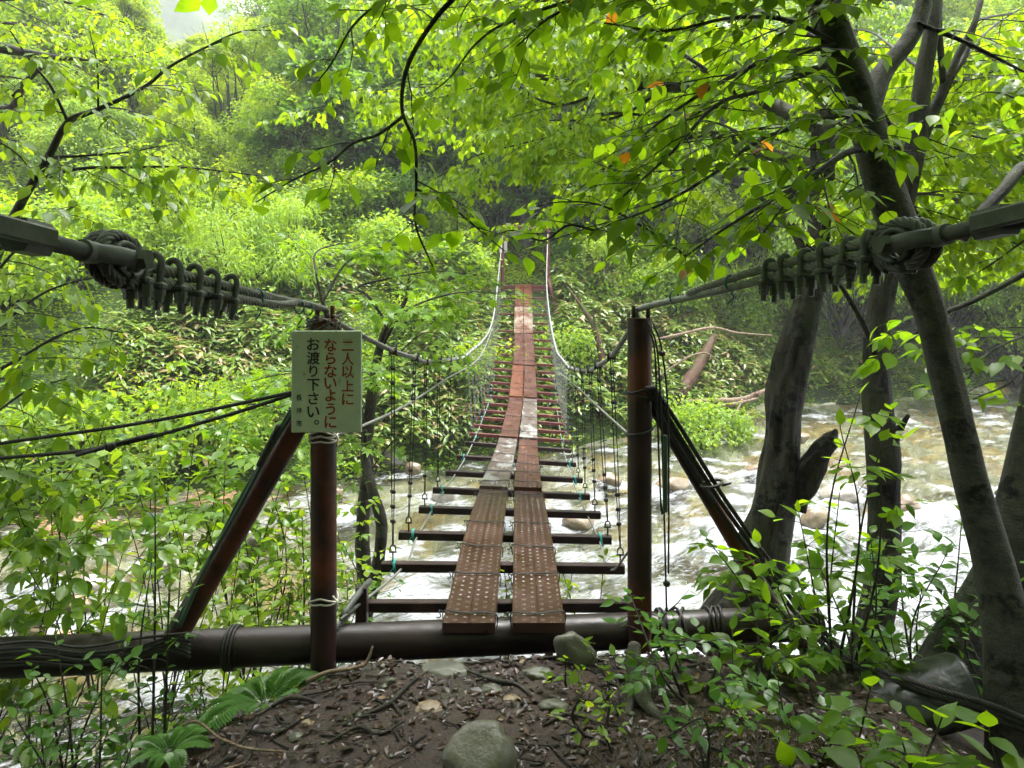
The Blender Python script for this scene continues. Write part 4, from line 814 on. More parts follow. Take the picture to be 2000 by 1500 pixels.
fb(930, 17.2, 1.0, 1.2, 3600, .10, RH, 'cover', 'leafy bush at the waterline beneath the bridge', 'bush')
fb(1110, 18.6, 1.2, 1.1, 3600, .10, RH, 'far_leaf_light', 'bright leafy bush at the waterline right of the deck', 'bush')
fb(1365, 17.5, .9, 1.2, 4200, .10, RH, 'far_leaf_light', 'lime green bush hanging over the water by the driftwood', 'bush', droop=.7)
fb(480, 13.6, 1.3, 1.2, 4000, .09, RH, 'cover', 'green bush at the waterline behind the left brace', 'bush')
fb(300, 12.9, 1.2, 1.2, 4000, .09, RH, 'far_leaf', 'bushy clump at the waterline left of the brace', 'bush')
fb(120, 12.2, 1.1, 1.2, 4000, .09, RH, 'cover', 'bushy clump at the waterline near the left edge', 'bush')

# ------------------------------------------------------------------ trees of the near bank
def trunk(pl, pts, rad, n=18, rough=.10, seed=1, k=8):
    q = cr([np.r_[p, r] for p, r in zip(pts, rad)], k); tube(pl.wood, q[:, :3], q[:, 3], n, .5, rough, seed); return q
# leaning beech in front
b = Plant(21); b.odd = .010; g0 = P(1995, 1560, 2.75)
trunk(b, [g0 + A(0, 0, -.5), P(1992, 1500, 2.78), P(1975, 1300, 2.8), P(1945, 1120, 2.85), P(1895, 930, 2.9), P(1855, 760, 2.9), P(1815, 610, 2.9), P(1765, 480, 2.9), P(1722, 350, 2.9), P(1690, 230, 2.9), P(1645, 110, 2.9), P(1595, -30, 2.9), P(1550, -180, 2.9), P(1520, -420, 3)], [.14, .12, .095, .074, .064, .060, .062, .072, .072, .068, .068, .064, .06, .05], 30, .12)
trunk(b, [P(1690, 215, 2.9), P(1722, 145, 2.95), P(1770, 85, 3.0), P(1800, 25, 3.05), P(1815, -80, 3.1), P(1850, -300, 3.2)], [.06, .042, .036, .034, .03, .02], 16, .05)
S = dict(every=.09, length=.55, sub=.55, leafgap=.055, depth=1)
b.spray([P(1665, 80, 2.9), P(1500, 118, 2.7), P(1400, 165, 2.55), P(1300, 230, 2.45), P(1215, 300, 2.4)], .014, .003, **S)
b.spray([P(1670, 105, 2.9), P(1500, 172, 2.65), P(1400, 205, 2.5), P(1310, 300, 2.35), P(1215, 385, 2.25)], .014, .003, **S)
b.spray([P(1690, 215, 2.85), P(1590, 238, 2.8), P(1480, 275, 2.7), P(1400, 335, 2.6), P(1290, 400, 2.5), P(1160, 450, 2.4)], .012, .003, **S)
b.spray([P(1700, 290, 2.85), P(1650, 300, 2.75), P(1570, 355, 2.65), P(1490, 400, 2.55), P(1410, 450, 2.5), P(1340, 500, 2.5)], .016, .003, **S)
b.spray([P(1645, 90, 2.9), P(1540, 40, 2.7), P(1430, 35, 2.6), P(1300, 60, 2.5), P(1180, 45, 2.4)], .012, .003, **S)
b.spray([P(1610, 10, 2.9), P(1500, -30, 2.6), P(1350, -20, 2.4), P(1200, -25, 2.3), P(1080, 30, 2.2), P(1010, 90, 2.2)], .014, .003, **S)
b.spray([P(1790, 45, 3), P(1880, 80, 3), P(1960, 120, 3), P(2060, 170, 3)], .012, .003, every=.13, length=.4, sub=.4, leafgap=.07)
b.spray([P(1810, -20, 3.05), P(1740, -40, 2.8), P(1620, 10, 2.6), P(1520, 70, 2.5)], .010, .003, every=.12, length=.45, sub=.5, leafgap=.06)
b.spray([P(1690, 200, 2.9), P(1610, 300, 2.5), P(1540, 390, 2.3), P(1480, 470, 2.2)], .010, .003, every=.14, length=.35, sub=.4, leafgap=.07)
# long hanging bough across the middle
b.spray([P(1560, -140, 2.9), P(1350, -60, 2.5), P(1150, -40, 2.3), P(960, -30, 2.25), P(883, 0, 2.25), P(803, 112, 2.25), P(785, 210, 2.28), P(810, 280, 2.3), P(813, 360, 2.3), P(812, 440, 2.32), P(845, 520, 2.35)], .020, .003, every=.16, length=.42, sub=.45, leafgap=.075, start=.45, flat=.5)
b.spray([P(790, 225, 2.28), P(740, 262, 2.28), P(690, 280, 2.3), P(640, 320, 2.3), P(575, 350, 2.3), P(500, 395, 2.3)], .006, .002, every=.11, length=.25, sub=.45, leafgap=.07)
b.spray([P(813, 370, 2.3), P(870, 395, 2.3), P(925, 440, 2.35), P(985, 490, 2.4)], .005, .002, every=.10, length=.25, sub=.45, leafgap=.07)
b.spray([P(1000, -30, 2.25), P(850, -40, 2.2), P(753, 0, 2.2), P(690, 50, 2.2), P(650, 120, 2.2), P(620, 160, 2.2)], .008, .002, every=.09, length=.28, sub=.5, leafgap=.06, start=.3)
b.spray([P(1180, -20, 2.3), P(1000, 40, 2.3), P(930, 85, 2.3), P(880, 150, 2.3), P(830, 190, 2.3)], .007, .002, every=.11, length=.3, sub=.5, leafgap=.07)
b.spray([P(1160, 450, 2.4), P(1110, 440, 2.4), P(1060, 470, 2.45), P(1000, 450, 2.5), P(950, 470, 2.5)], .005, .002, every=.08, length=.26, sub=.5, leafgap=.06)
b.spray([P(1340, 500, 2.5), P(1250, 440, 2.5), P(1170, 400, 2.5), P(1090, 395, 2.5), P(1030, 410, 2.5)], .006, .002, every=.09, length=.28, sub=.5, leafgap=.065)
nvis = b.leafout(.074, OVW, droop=.4, jit=.3, amean=.62, skip=.14)
# unseen crown above the picture, added and thickened to shade the near bank
r = b.r
for i in range(85):
    c = A(r.uniform(-4.2, 4.4), r.uniform(-4.5, 4.0), 0); c[2] = max(3.3, ZC + .42 * max(c[1], 0) + .8) + r.uniform(0, 1.8); a_ = A(.9 + r.uniform(-.3, 1.2), 2.9, 3.2 + r.uniform(0, 1.2)); tube(b.wood, cr([a_, (a_ + c) / 2 + A(0, 0, .3), c], 4), np.linspace(.03, .006, 9), 6)
    n = 330; g = r.normal(0, 1, (n, 3)) * (.6, .6, .2); leaves(b.leaf, c + g, r.normal(0, 1, (n, 3)) * (1, 1, .4) - A(0, 0, .3), A(0, 0, 1) + r.normal(0, .3, (n, 3)),   .15 * r.uniform(.7, 1.2, n), HEX, np.clip(r.normal(.5, .2, n), 0, .97))
def shade_crown(b, x0, x1, y0, y1, nclump, root, size=.15):  # unseen leaf clumps outside the frame, added to keep side light off the foreground
    r = b.r
    for i in range(nclump):
        c = A(r.uniform(x0, x1), r.uniform(y0, y1), r.uniform(2.6, 7.0)); tube(b.wood, cr([root, (root + c) / 2 + A(0, 0, .3), c], 4), np.linspace(.03, .006, 9), 6)
        n = 330; g = r.normal(0, 1, (n, 3)) * (.65, .65, .35); leaves(b.leaf, c + g, r.normal(0, 1, (n, 3)) * (1, 1, .5) - A(0, 0, .3), A(0, 0, 1) + r.normal(0, .4, (n, 3)), size * r.uniform(.7, 1.2, n), HEX, np.clip(r.normal(.5, .2, n), 0, .97))
t = b.done('beech_tree', (g0[0], g0[1], gz(g0[0], g0[1])), 'spotted grey beech leaning across the right foreground, leafy boughs hanging over the bridge', 'tree', M['beech_bark'], M['beech_leaf'])
t2 = [P(1860, 985, 2.78), P(1835, 1005, 2.72)]
# old mossy tree with the broken stub
b = Plant(22)
tq = trunk(b, [P(1400, 1270, 5.0), P(1450, 1180, 5.0), P(1488, 1080, 5.0), P(1515, 960, 5.05), P(1527, 860, 5.1), P(1535, 760, 5.1), P(1560, 650, 5.1), P(1590, 540, 5.15), P(1605, 430, 5.2), P(1608, 320, 5.2), P(1610, 210, 5.3), P(1625, 90, 5.3), P(1640, -60, 5.4), P(1660, -300, 5.6)], [.24, .20, .17, .145, .135, .125, .11, .095, .09, .09, .09, .085, .08, .06], 40, .42, 5)
trunk(b, [P(1545, 985, 5.05), P(1572, 935, 5.0), P(1598, 890, 4.95), P(1625, 862, 4.92)], [.12, .10, .082, .070], 22, .50, 7); trunk(b, [P(1622, 858, 4.93), P(1630, 846, 4.92), P(1634, 838, 4.92)], [.05, .03, .01], 8, .4, 2, 3)
for pts, rad in (([P(1610, 250, 5.25), P(1530, 215, 5.7), P(1440, 178, 6.2), P(1300, 170, 6.7), P(1146, 162, 7.1), P(1040, 148, 7.4), P(988, 143, 7.6), P(920, 158, 7.9)], [.07, .06, .055, .05, .042, .03, .022, .012]),
                 ([P(1608, 330, 5.2), P(1500, 300, 5.8), P(1380, 262, 6.5), P(1250, 300, 7), P(1180, 330, 7.3)], [.06, .05, .035, .022, .01]),
                 ([P(1590, 540, 5.2), P(1545, 440, 5.3), P(1500, 395, 5.5), P(1430, 360, 5.8)], [.04, .03, .022, .012])): trunk(b, pts, rad, 10, .12)
S = dict(every=.16, length=1.0, sub=.5, leafgap=.065, depth=2, droop=.10, flat=.3)
b.spray([P(1300, 172, 6.7), P(1146, 163, 7.1), P(1000, 144, 7.5), P(900, 165, 7.8), P(790, 172, 8), P(700, 180, 8.2)], .022, .004, **S)
b.spray([P(1210, 166, 6.9), P(1110, 203, 7), P(1050, 193, 7.1), P(985, 160, 7.2), P(860, 190, 7.5), P(760, 215, 7.7)], .018, .004, **S)
b.spray([P(1300, 230, 6.8), P(1180, 222, 6.9), P(1090, 262, 7), P(1000, 285, 7.1), P(930, 305, 7.2), P(850, 350, 7.3)], .016, .004, **S)
b.spray([P(1440, 178, 6.2), P(1300, 90, 6.4), P(1150, 60, 6.7), P(1000, 45, 7), P(860, 60, 7.2), P(720, 80, 7.5)], .020, .004, **S)
b.spray([P(1625, 90, 5.3), P(1480, 20, 5.8), P(1300, -10, 6.3), P(1100, 0, 6.8), P(950, 10, 7.2), P(800, 20, 7.5)], .020, .004, **S)
b.spray([P(1180, 330, 7.3), P(1110, 385, 7.6), P(1045, 425, 7.8), P(975, 440, 8), P(910, 450, 8.1)], .010, .003, every=.14, length=.5, sub=.5, leafgap=.06, depth=1, flat=.5)
b.spray([P(1180, 330, 7.3), P(1120, 350, 7.6), P(1050, 470, 7.9)], .008, .003, every=.14, length=.4, sub=.5, leafgap=.06, depth=1, flat=.5)
b.spray([P(1460, 330, 5.7), P(1330, 330, 6), P(1230, 340, 6.2), P(1120, 300, 6.5)], .016, .004, **S)
for pts in ([P(1440, 178, 6.2), P(1330, 120, 6.8), P(1210, 110, 7.4), P(1080, 100, 8), P(960, 95, 8.4)], [P(1300, 172, 6.7), P(1200, 230, 7.2), P(1080, 235, 7.8), P(950, 240, 8.2), P(850, 260, 8.4)],
            [P(1300, -10, 6.3), P(1130, -30, 7), P(980, -20, 7.6), P(850, -10, 8), P(700, 10, 8.3)], [P(1480, 20, 5.8), P(1350, 60, 6.6), P(1230, 20, 7.4), P(1100, 40, 8)], [P(1500, 300, 5.8), P(1400, 240, 6.6), P(1320, 250, 7.2), P(1230, 270, 7.6)], [P(1530, 215, 5.7), P(1450, 130, 6.4), P(1380, 80, 7), P(1280, 60, 7.5)], [P(1610, 210, 5.3), P(1520, 120, 6), P(1460, 60, 6.8)]): b.spray(pts, .016, .004, **S)
b.spray([P(720, 185, 8), P(640, 205, 8.2), P(540, 230, 8.3)], .010, .004, every=.2, length=.5, sub=.5, leafgap=.06, depth=1)
b.leafout(.095, HEX, droop=.75, jit=.3, amean=.55, skip=.0)
t = b.done('old_tree', (1.6, 5, gz(1.6, 5)), 'old dark mossy tree with a broken-off stub, its lime boughs spreading over the bridge', 'tree', M['old_bark'], M['young_leaf'])
# slender multi-stemmed tree
b = Plant(23)
trunk(b, [P(1690, 1330, 4.4), P(1700, 1250, 4.4), P(1722, 1130, 4.4), P(1727, 1000, 4.4), P(1723, 880, 4.4), P(1712, 760, 4.45), P(1718, 620, 4.5), P(1745, 480, 4.5), P(1765, 390, 4.5), P(1783, 310, 4.5), P(1792, 245, 4.5), P(1804, 140, 4.5), P(1822, 40, 4.5), P(1830, -120, 4.6), P(1840, -350, 4.8)], [.16, .115, .10, .092, .10, .085, .075, .075, .07, .065, .06, .05, .045, .04, .02], 20, .14, 9)
for pts, rad in (([P(1780, 330, 4.5), P(1815, 240, 4.5), P(1845, 165, 4.5), P(1870, 110, 4.5), P(1905, 40, 4.5), P(1930, -60, 4.6)], [.035, .032, .026, .022, .018, .01]),
                 ([P(1795, 290, 4.5), P(1850, 165, 4.55), P(1890, 95, 4.6), P(1920, -20, 4.7), P(1945, -100, 4.7)], [.03, .026, .018, .014, .01]),
                 ([P(1843, 165, 4.5), P(1835, 60, 4.5), P(1835, -60, 4.5)], [.022, .018, .012]),
                 ([P(1727, 900, 4.4), P(1750, 850, 4.35), P(1775, 810, 4.3)], [.05, .03, .012]),
                 ([P(1712, 700, 4.45), P(1690, 640, 4.3), P(1650, 570, 4.2), P(1600, 500, 4.1), P(1560, 465, 4.05)], [.02, .018, .014, .010, .006]),
                 ([P(1765, 380, 4.5), P(1755, 300, 4.4), P(1740, 250, 4.3), P(1705, 190, 4.2)], [.025, .022, .016, .01])): trunk(b, pts, rad, 10, .12)
S = dict(every=.15, length=.8, sub=.5, leafgap=.06, depth=2, droop=.08, flat=.35)
b.spray([P(1792, 245, 4.5), P(1850, 250, 4.9), P(1920, 270, 5.3), P(2030, 280, 5.6)], .014, .004, **S)
b.spray([P(1845, 165, 4.5), P(1900, 150, 5), P(1960, 140, 5.4), P(2060, 170, 5.8)], .014, .004, **S)
b.spray([P(1765, 380, 4.5), P(1830, 380, 5), P(1910, 400, 5.5), P(2020, 420, 5.9)], .014, .004, **S)
b.spray([P(1905, 40, 4.5), P(1950, 30, 4.9), P(2030, 20, 5.3)], .012, .004, **S)
b.spray([P(1804, 140, 4.5), P(1740, 90, 5), P(1690, 60, 5.5), P(1600, 60, 6)], .012, .004, **S)
b.spray([P(1783, 310, 4.5), P(1720, 340, 4.8), P(1650, 380, 5), P(1590, 420, 5.2)], .010, .004, **S)
for pts in ([P(1850, 165, 4.5), P(1930, 60, 5.5), P(2020, 0, 6)], [P(1792, 245, 4.5), P(1860, 330, 5.6), P(1950, 340, 6.2), P(2060, 340, 6.6)], [P(1765, 380, 4.5), P(1830, 460, 5.6), P(1920, 490, 6.2), P(2040, 500, 6.6)], [P(1765, 380, 4.5), P(1700, 470, 5.4), P(1640, 500, 6)], [P(1792, 245, 4.5), P(1860, 100, 5.6), P(1940, 200, 6.2)]): b.spray(pts, .014, .004, **S)
b.leafout(.092, HEX, droop=.6, jit=.3, amean=.55, skip=.02)
b.done('slender_tree', (2.2, 4.4, gz(2.2, 4.4)), 'slender dark tree standing between the mossy stub tree and the leaning beech', 'tree', M['old_bark'], M['young_leaf'])
# big tree at the right edge
b = Plant(24)
trunk(b, [P(1820, 1560, 3.3), P(1850, 1440, 3.35), P(1905, 1310, 3.45), P(1955, 1180, 3.5), P(1985, 1060, 3.5), P(2010, 940, 3.5), P(2035, 800, 3.5), P(2060, 600, 3.5), P(2090, 300, 3.6), P(2110, -100, 3.8)], [.36, .29, .21, .15, .12, .105, .10, .09, .08, .06], 30, .22, 4)
trunk(b, [P(1860, 1470, 3.3), P(1740, 1470, 3.1), P(1640, 1560, 2.9)], [.2, .15, .09], 16, .2, 4)
for pts, rad in (([P(2065, 480, 3.55), P(2010, 330, 3.9), P(1960, 370, 3.8), P(1905, 430, 3.7), P(1880, 470, 3.7)], [.05, .035, .032, .028, .022]), ([P(2055, 500, 3.55), P(1990, 540, 3.5), P(1900, 588, 3.5), P(1830, 620, 3.5), P(1740, 690, 3.5)], [.03, .016, .014, .012, .006])): trunk(b, pts, rad, 10, .1)
S = dict(every=.13, length=.45, sub=.5, leafgap=.07, depth=1, droop=.05, flat=.4)
b.spray([P(1900, 588, 3.5), P(1850, 610, 3.5), P(1800, 650, 3.4), P(1740, 690, 3.3)], .006, .003, **S)
b.spray([P(2050, 640, 3.5), P(1990, 660, 3.3), P(1930, 690, 3.2), P(1890, 740, 3.1)], .008, .003, **S)
b.spray([P(2050, 640, 3.5), P(1980, 740, 3.4), P(1900, 780, 3.3)], .008, .003, every=.13, length=.3, sub=.4, leafgap=.08)
b.spray([P(2080, 300, 3.6), P(2010, 210, 3.6), P(1940, 180, 3.6), P(1880, 200, 3.6)], .008, .003, **S)
b.spray([P(2000, 470, 4.5), P(1930, 520, 4.6), P(1860, 560, 4.8)], .008, .003, **S)
b.leafout(.095, OVW, droop=.35, jit=.3, amean=.5, skip=.1); shade_crown(b, 5.6, 10, -6, 4, 70, P(2090, 300, 3.6))
b.done('riverside_tree', (2.35, 3.35, gz(2.35, 3.35)), 'big grey tree with flared base at the right edge behind the leaning beech', 'tree', M['beech_bark'], M['beech_leaf'])
t = thing('rubber_mat', P(1790, 1400, 3.0), 'black rubber mat wrapped over the roots under the cables at lower right', 'mat')
mb = MB(); U2, V2 = np.meshgrid(np.linspace(0, 1, 30), np.linspace(0, 1, 26)); a1, a2 = P(1690, 1400, 3.02), P(1870, 1345, 2.95)
ctr = a1[None, None] * (1 - U2[..., None]) + a2 * U2[..., None]; ang = math.pi * (.05 + .95 * V2); rr = .19 + .03 * (fbm(U2 * 5, V2 * 5, 3) - .5)
Vt = ctr + np.stack([0 * ang, -np.cos(ang) * rr, np.sin(ang) * rr - .06], -1); i, j = np.meshgrid(np.arange(25), np.arange(29), indexing='ij'); mb.add(Vt, np.stack([i * 30 + j, i * 30 + j + 1, (i + 1) * 30 + j + 1, (i + 1) * 30 + j], -1).reshape(-1, 4))
o = mb.build('mat_sheet', M['rubber'], t); md = o.modifiers.new('s', 'SOLIDIFY'); md.thickness = .012

# left: beech-like tree whose limbs enter from the left edge
b = Plant(31)
trunk(b, [P(-170, 1420, 3.6), P(-140, 1100, 3.7), P(-90, 800, 3.8), P(-30, 560, 3.9), P(5, 470, 3.95), P(31, 416, 4), P(66, 353, 4), P(94, 308, 4), P(133, 238, 4), P(192, 213, 4), P(280, 171, 4), P(332, 130, 4), P(399, 94, 4), P(450, 75, 4)], [.09, .075, .06, .040, .030, .026, .023, .020, .017, .013, .010, .008, .006, .003], 12, .15)
trunk(b, [P(-140, 1100, 3.7), P(-180, 600, 3.8), P(-150, 200, 3.9), P(-120, -200, 4)], [.07, .06, .05, .03], 12, .1)
S = dict(every=.11, length=.5, sub=.5, leafgap=.05, depth=1, droop=.12, flat=.4)
b.spray([P(133, 238, 4), P(192, 213, 4), P(280, 171, 4), P(332, 130, 4), P(399, 94, 4), P(470, 62, 4), P(540, 60, 4)], .012, .003, **S)
b.spray([P(66, 353, 4), P(150, 330, 4), P(245, 327, 4), P(340, 326, 4), P(440, 335, 4.1), P(520, 345, 4.2)], .012, .003, **S)
b.spray([P(94, 308, 4), P(180, 303, 4), P(260, 296, 4), P(310, 285, 4)], .010, .003, **S)
b.spray([P(133, 238, 4), P(100, 170, 3.9), P(60, 120, 3.8), P(20, 60, 3.7)], .010, .003, **S)
b.spray([P(192, 213, 4), P(190, 130, 3.9), P(175, 60, 3.8)], .006, .002, every=.14, length=.3, sub=.4, leafgap=.06)
b.spray([P(-30, 560, 3.9), P(20, 500, 3.7), P(80, 440, 3.6), P(150, 400, 3.5)], .010, .003, **S)
b.spray([P(-60, 760, 3.7), P(0, 722, 3.6), P(60, 687, 3.5), P(110, 658, 3.5), P(170, 640, 3.5), P(240, 650, 3.5)], .012, .003, **S)
b.spray([P(-60, 700, 3.7), P(20, 620, 3.6), P(90, 570, 3.5), P(170, 545, 3.5), P(240, 540, 3.5)], .010, .003, **S)
b.spray([P(-80, 860, 3.7), P(0, 800, 3.5), P(60, 760, 3.4), P(130, 740, 3.4)], .010, .003, **S)
b.spray([P(-150, 200, 3.9), P(-60, 250, 3.8), P(20, 290, 3.8), P(60, 330, 3.8)], .010, .003, **S)
b.leafout(.085, OV, droop=.75, jit=.28, amean=.55, skip=.1); shade_crown(b, -10, -6, -6, 1.0, 50, P(-150, 200, 3.9))
b.done('leafy_tree', (-3.05, 3.6, gz(-3.05, 3.6)), 'tree reaching in from the left edge with long boughs of large drooping lime leaves', 'tree', M['twig'], M['elm_leaf'])
# upper left tree, thick dark limbs and small bright leaves
b = Plant(32)
trunk(b, [A(-8.2, 8.6, -2), A(-8, 8.4, .5), A(-7.6, 8.1, 2.5), A(-7.2, 8, 4.5), A(-7, 8, 6.5)], [.25, .2, .17, .13, .07], 14, .15)
for pts, rad in (([A(-7.4, 8, 3.2), P(-80, 80, 8), P(0, 93, 8), P(45, 102, 8), P(110, 112, 7.9), P(160, 116, 7.8)], [.09, .07, .06, .045, .03, .018]), ([A(-7.4, 8, 3.4), P(-60, 20, 8), P(40, -8, 8), P(120, -20, 8)], [.08, .06, .04, .02]),
                 ([P(20, 190, 8), P(60, 150, 8), P(90, 125, 8)], [.04, .03, .02]), ([A(-7.5, 8.1, 2.2), P(-60, 240, 8), P(20, 210, 8), P(50, 165, 8)], [.06, .05, .04, .02])): trunk(b, pts, rad, 10, .15)
S = dict(every=.22, length=1.1, sub=.5, leafgap=.07, depth=2, droop=.08, flat=.4)
b.spray([P(-40, 85, 8), P(45, 102, 8), P(110, 112, 7.9), P(190, 118, 7.8), P(260, 110, 7.8), P(310, 95, 7.8)], .03, .005, **S)
b.spray([P(-60, 10, 8), P(60, -10, 7.6), P(150, 10, 7.5), P(230, 40, 7.5), P(290, 60, 7.5)], .03, .005, **S)
b.spray([P(-40, 40, 8), P(60, 50, 8.5), P(160, 60, 9)], .02, .005, **S)
b.spray([P(-60, 150, 8), P(20, 150, 8), P(80, 165, 8)], .02, .005, **S)
b.leafout(.075, HEX, droop=.5, jit=.4, amean=.6, skip=.05)
b.done('upper_left_tree'.replace('upper_left', 'bright'), (-8.2, 8.6, gz(-8.2, 8.6)), 'tree with thick dark limbs and small bright yellow-green leaves in the top left corner', 'tree', M['twig'], M['young_leaf'])
# maple by the bridge
b = Plant(33); b.odd = .004
trunk(b, [P(705, 1280, 5.4), P(712, 1160, 5.5), P(708, 1040, 5.6), P(716, 930, 5.7), P(717, 860, 5.8), P(728, 760, 5.9), P(738, 696, 6), P(757, 634, 6), P(790, 590, 6.1), P(800, 540, 6.2)], [.07, .06, .055, .052, .05, .042, .036, .028, .018, .01], 12, .15)
trunk(b, [P(708, 1235, 5.4), P(735, 1120, 5.3), P(745, 1030, 5.3), P(728, 960, 5.4), P(716, 900, 5.6), P(712, 840, 5.6)], [.05, .045, .045, .04, .03, .02], 12, .15)
trunk(b, [P(717, 860, 5.8), P(690, 760, 5.8), P(655, 660, 5.8), P(630, 590, 5.8), P(618, 540, 5.8)], [.035, .028, .022, .015, .008], 10, .1)
S = dict(every=.15, length=.75, sub=.55, leafgap=.075, depth=2, droop=.03, flat=.25)
b.spray([P(738, 696, 6), P(780, 620, 5.9), P(840, 585, 5.8), P(920, 570, 5.8), P(1000, 578, 5.8)], .014, .003, **S)
b.spray([P(757, 634, 6), P(720, 580, 6), P(700, 560, 6.2), P(780, 540, 6.3), P(860, 530, 6.4), P(950, 540, 6.5)], .014, .003, **S)
b.spray([P(630, 590, 5.8), P(680, 510, 6), P(760, 480, 6.2), P(840, 480, 6.3)], .012, .003, **S)
b.spray([P(618, 540, 5.8), P(620, 490, 6), P(700, 470, 6.3)], .010, .003, **S)
b.spray([P(728, 760, 5.9), P(780, 690, 5.8), P(830, 650, 5.8), P(870, 660, 5.8)], .010, .003, **S)
b.spray([P(728, 760, 5.9), P(640, 740, 5.6), P(560, 730, 5.3), P(490, 745, 5.2)], .012, .003, **S)
b.spray([P(717, 860, 5.8), P(640, 830, 5.6), P(560, 800, 5.4), P(470, 790, 5.2), P(400, 810, 5.1)], .012, .003, **S)
b.spray([P(716, 930, 5.7), P(760, 870, 5.6), P(800, 830, 5.6)], .008, .003, every=.15, length=.4, sub=.5, leafgap=.08)
b.leafout(.10, MAP, droop=.35, jit=.3, amean=.55, skip=.08)
b.done('maple_tree', (-1.15, 5.5, gz(-1.15, 5.5)), 'small maple with starry leaves and a thin forked trunk left of the bridge deck', 'tree', M['twig'], M['maple_leaf'])

# shrubs of the near bank
def shrub(seed, px, d, tops, label, size=.06, tmpl=OV, leafm='shrub_leaf', gap=.05, every=.10, length=.28, r0=.008, droop=.25, sub=.4, depth=1, skip=.1, group='shrubs of the near bank', nm='shrub', amean=.5, start=.25, z0=None):
    b = Plant(seed); X = (px - 1000) * d / F; z = gz(X, d) if z0 is None else z0; base = A(X, d, z - .03)
    for i, (tx, ty, td) in enumerate(tops):
        T_ = P(tx, ty, td); m1 = base + (T_ - base) * .5 + b.r.normal(0, .10, 3) * (1, 1, .5) + A(0, 0, .06 * np.linalg.norm(T_ - base)); b.spray([base + b.r.normal(0, .02, 3) * (1, 1, 0), m1, T_], r0, .002, every=every, length=length, sub=sub, leafgap=gap, depth=depth, flat=.45, start=start, droop=.0)
    b.leafout(size, tmpl, droop=droop, jit=.3, skip=skip, amean=amean); return b.done(nm, base, label, nm.replace('_', ' '), M['twig'], M[leafm], group, 'foliage', 'stems')
# left side, in front of the river
shrub(41, -40, 3.6, [(60, 860, 3.5), (170, 880, 3.5), (30, 980, 3.3), (230, 950, 3.4), (-30, 820, 3.4), (120, 1010, 3.3), (0, 900, 3.3)], 'tall light green shrub at the left edge below the cables', .09, leafm='elm_leaf', every=.12, length=.38, droop=.6, sub=.5, z0=-.9, start=.5, r0=.004)
shrub(42, 60, 3.5, [(180, 1010, 3.3), (240, 1080, 3.2), (120, 1070, 3.2), (40, 1080, 3.1), (310, 1040, 3.4)], 'shrub with drooping pointed leaves over the pipe at left', .085, leafm='elm_leaf', every=.13, length=.34, droop=.6, sub=.5, z0=-.9, start=.5, r0=.004)
shrub(43, 330, 4.6, [(300, 800, 4.6), (380, 850, 4.5), (450, 820, 4.6), (240, 860, 4.5), (420, 760, 4.8), (340, 720, 5)], 'broad light green shrub behind the two black cables', .10, leafm='elm_leaf', every=.11, length=.5, droop=.5, sub=.5, z0=-1.2, start=.55, r0=.006)
shrub(44, 180, 4.8, [(150, 780, 4.8), (60, 800, 4.7), (220, 740, 5), (100, 900, 4.5), (20, 730, 4.8)], 'light green shrub behind the cables near the left edge', .10, leafm='elm_leaf', every=.09, length=.5, droop=.5, sub=.5, z0=-1.2, start=.55, r0=.006)
shrub(45, 480, 4.4, [(440, 900, 4.4), (500, 880, 4.4), (550, 940, 4.3), (380, 940, 4.4), (470, 1000, 4.2), (420, 1040, 4.2), (560, 1030, 4.2)], 'leafy shrub directly behind the left brace', .085, leafm='elm_leaf', every=.08, length=.38, droop=.4, sub=.5, z0=-1.1, start=.62)
shrub(46, 292, 2.95, [(303, 960, 2.95), (296, 1100, 2.95), (330, 1150, 3.0)], 'thin upright sapling in front of the pipe at left', .048, every=.09, length=.22, start=.35)
shrub(76, 300, 3.9, [(250, 1010, 3.8), (330, 990, 3.9), (380, 1060, 3.8), (290, 1100, 3.7), (430, 1000, 4.0)], 'loose bright shrub in front of the stream left of the brace', .075, leafm='elm_leaf', every=.15, length=.34, droop=.5, sub=.5, z0=-1, start=.5, r0=.004)
shrub(77, 620, 4.5, [(590, 900, 4.5), (650, 940, 4.5), (700, 980, 4.6), (560, 960, 4.4), (660, 1040, 4.4)], 'bright small-leaved shrub behind the left post above the pipe', .065, leafm='cover', every=.09, length=.34, droop=.3, sub=.5, z0=-1.2, start=.4, r0=.004)
shrub(47, 410, 3.5, [(430, 1110, 3.5), (500, 1130, 3.5), (470, 1060, 3.6), (560, 1120, 3.6), (405, 1180, 3.5)], 'twiggy green shrub between brace and post', .062, leafm='cover', every=.085, length=.30, sub=.5, z0=-.8, r0=.005)
shrub(48, 560, 4.0, [(540, 1060, 4.1), (590, 1010, 4.1), (570, 1130, 4.0), (640, 1080, 4.1)], 'small-leaved shrub behind the left post', .062, leafm='cover', every=.09, length=.3, sub=.5, z0=-1)
shrub(49, 680, 4.2, [(690, 1130, 4.2), (670, 1060, 4.2), (740, 1150, 4.3)], 'low shrub right of the left post by the maple foot', .05, leafm='shrub_leaf', every=.1, length=.26, z0=-1)
shrub(50, 150, 2.75, [(110, 1250, 2.7), (200, 1290, 2.7), (60, 1300, 2.6), (250, 1255, 2.8)], 'low leafy shrub in front of the pipe at far left', .05, every=.08, length=.22, z0=-.75)
shrub(51, 130, 3.2, [(60, 1370, 3.1), (150, 1350, 3.1), (220, 1400, 3.0), (20, 1430, 2.9), (280, 1370, 3.1)], 'dense shrub below the pipe in the lower left corner', .05, every=.08, length=.3, sub=.5, z0=-1.1)
shrub(52, 370, 3.4, [(340, 1360, 3.3), (420, 1370, 3.3), (390, 1330, 3.4), (470, 1350, 3.3)], 'small shrub beneath the pipe left of the dirt path', .04, every=.07, length=.2, z0=-.9)
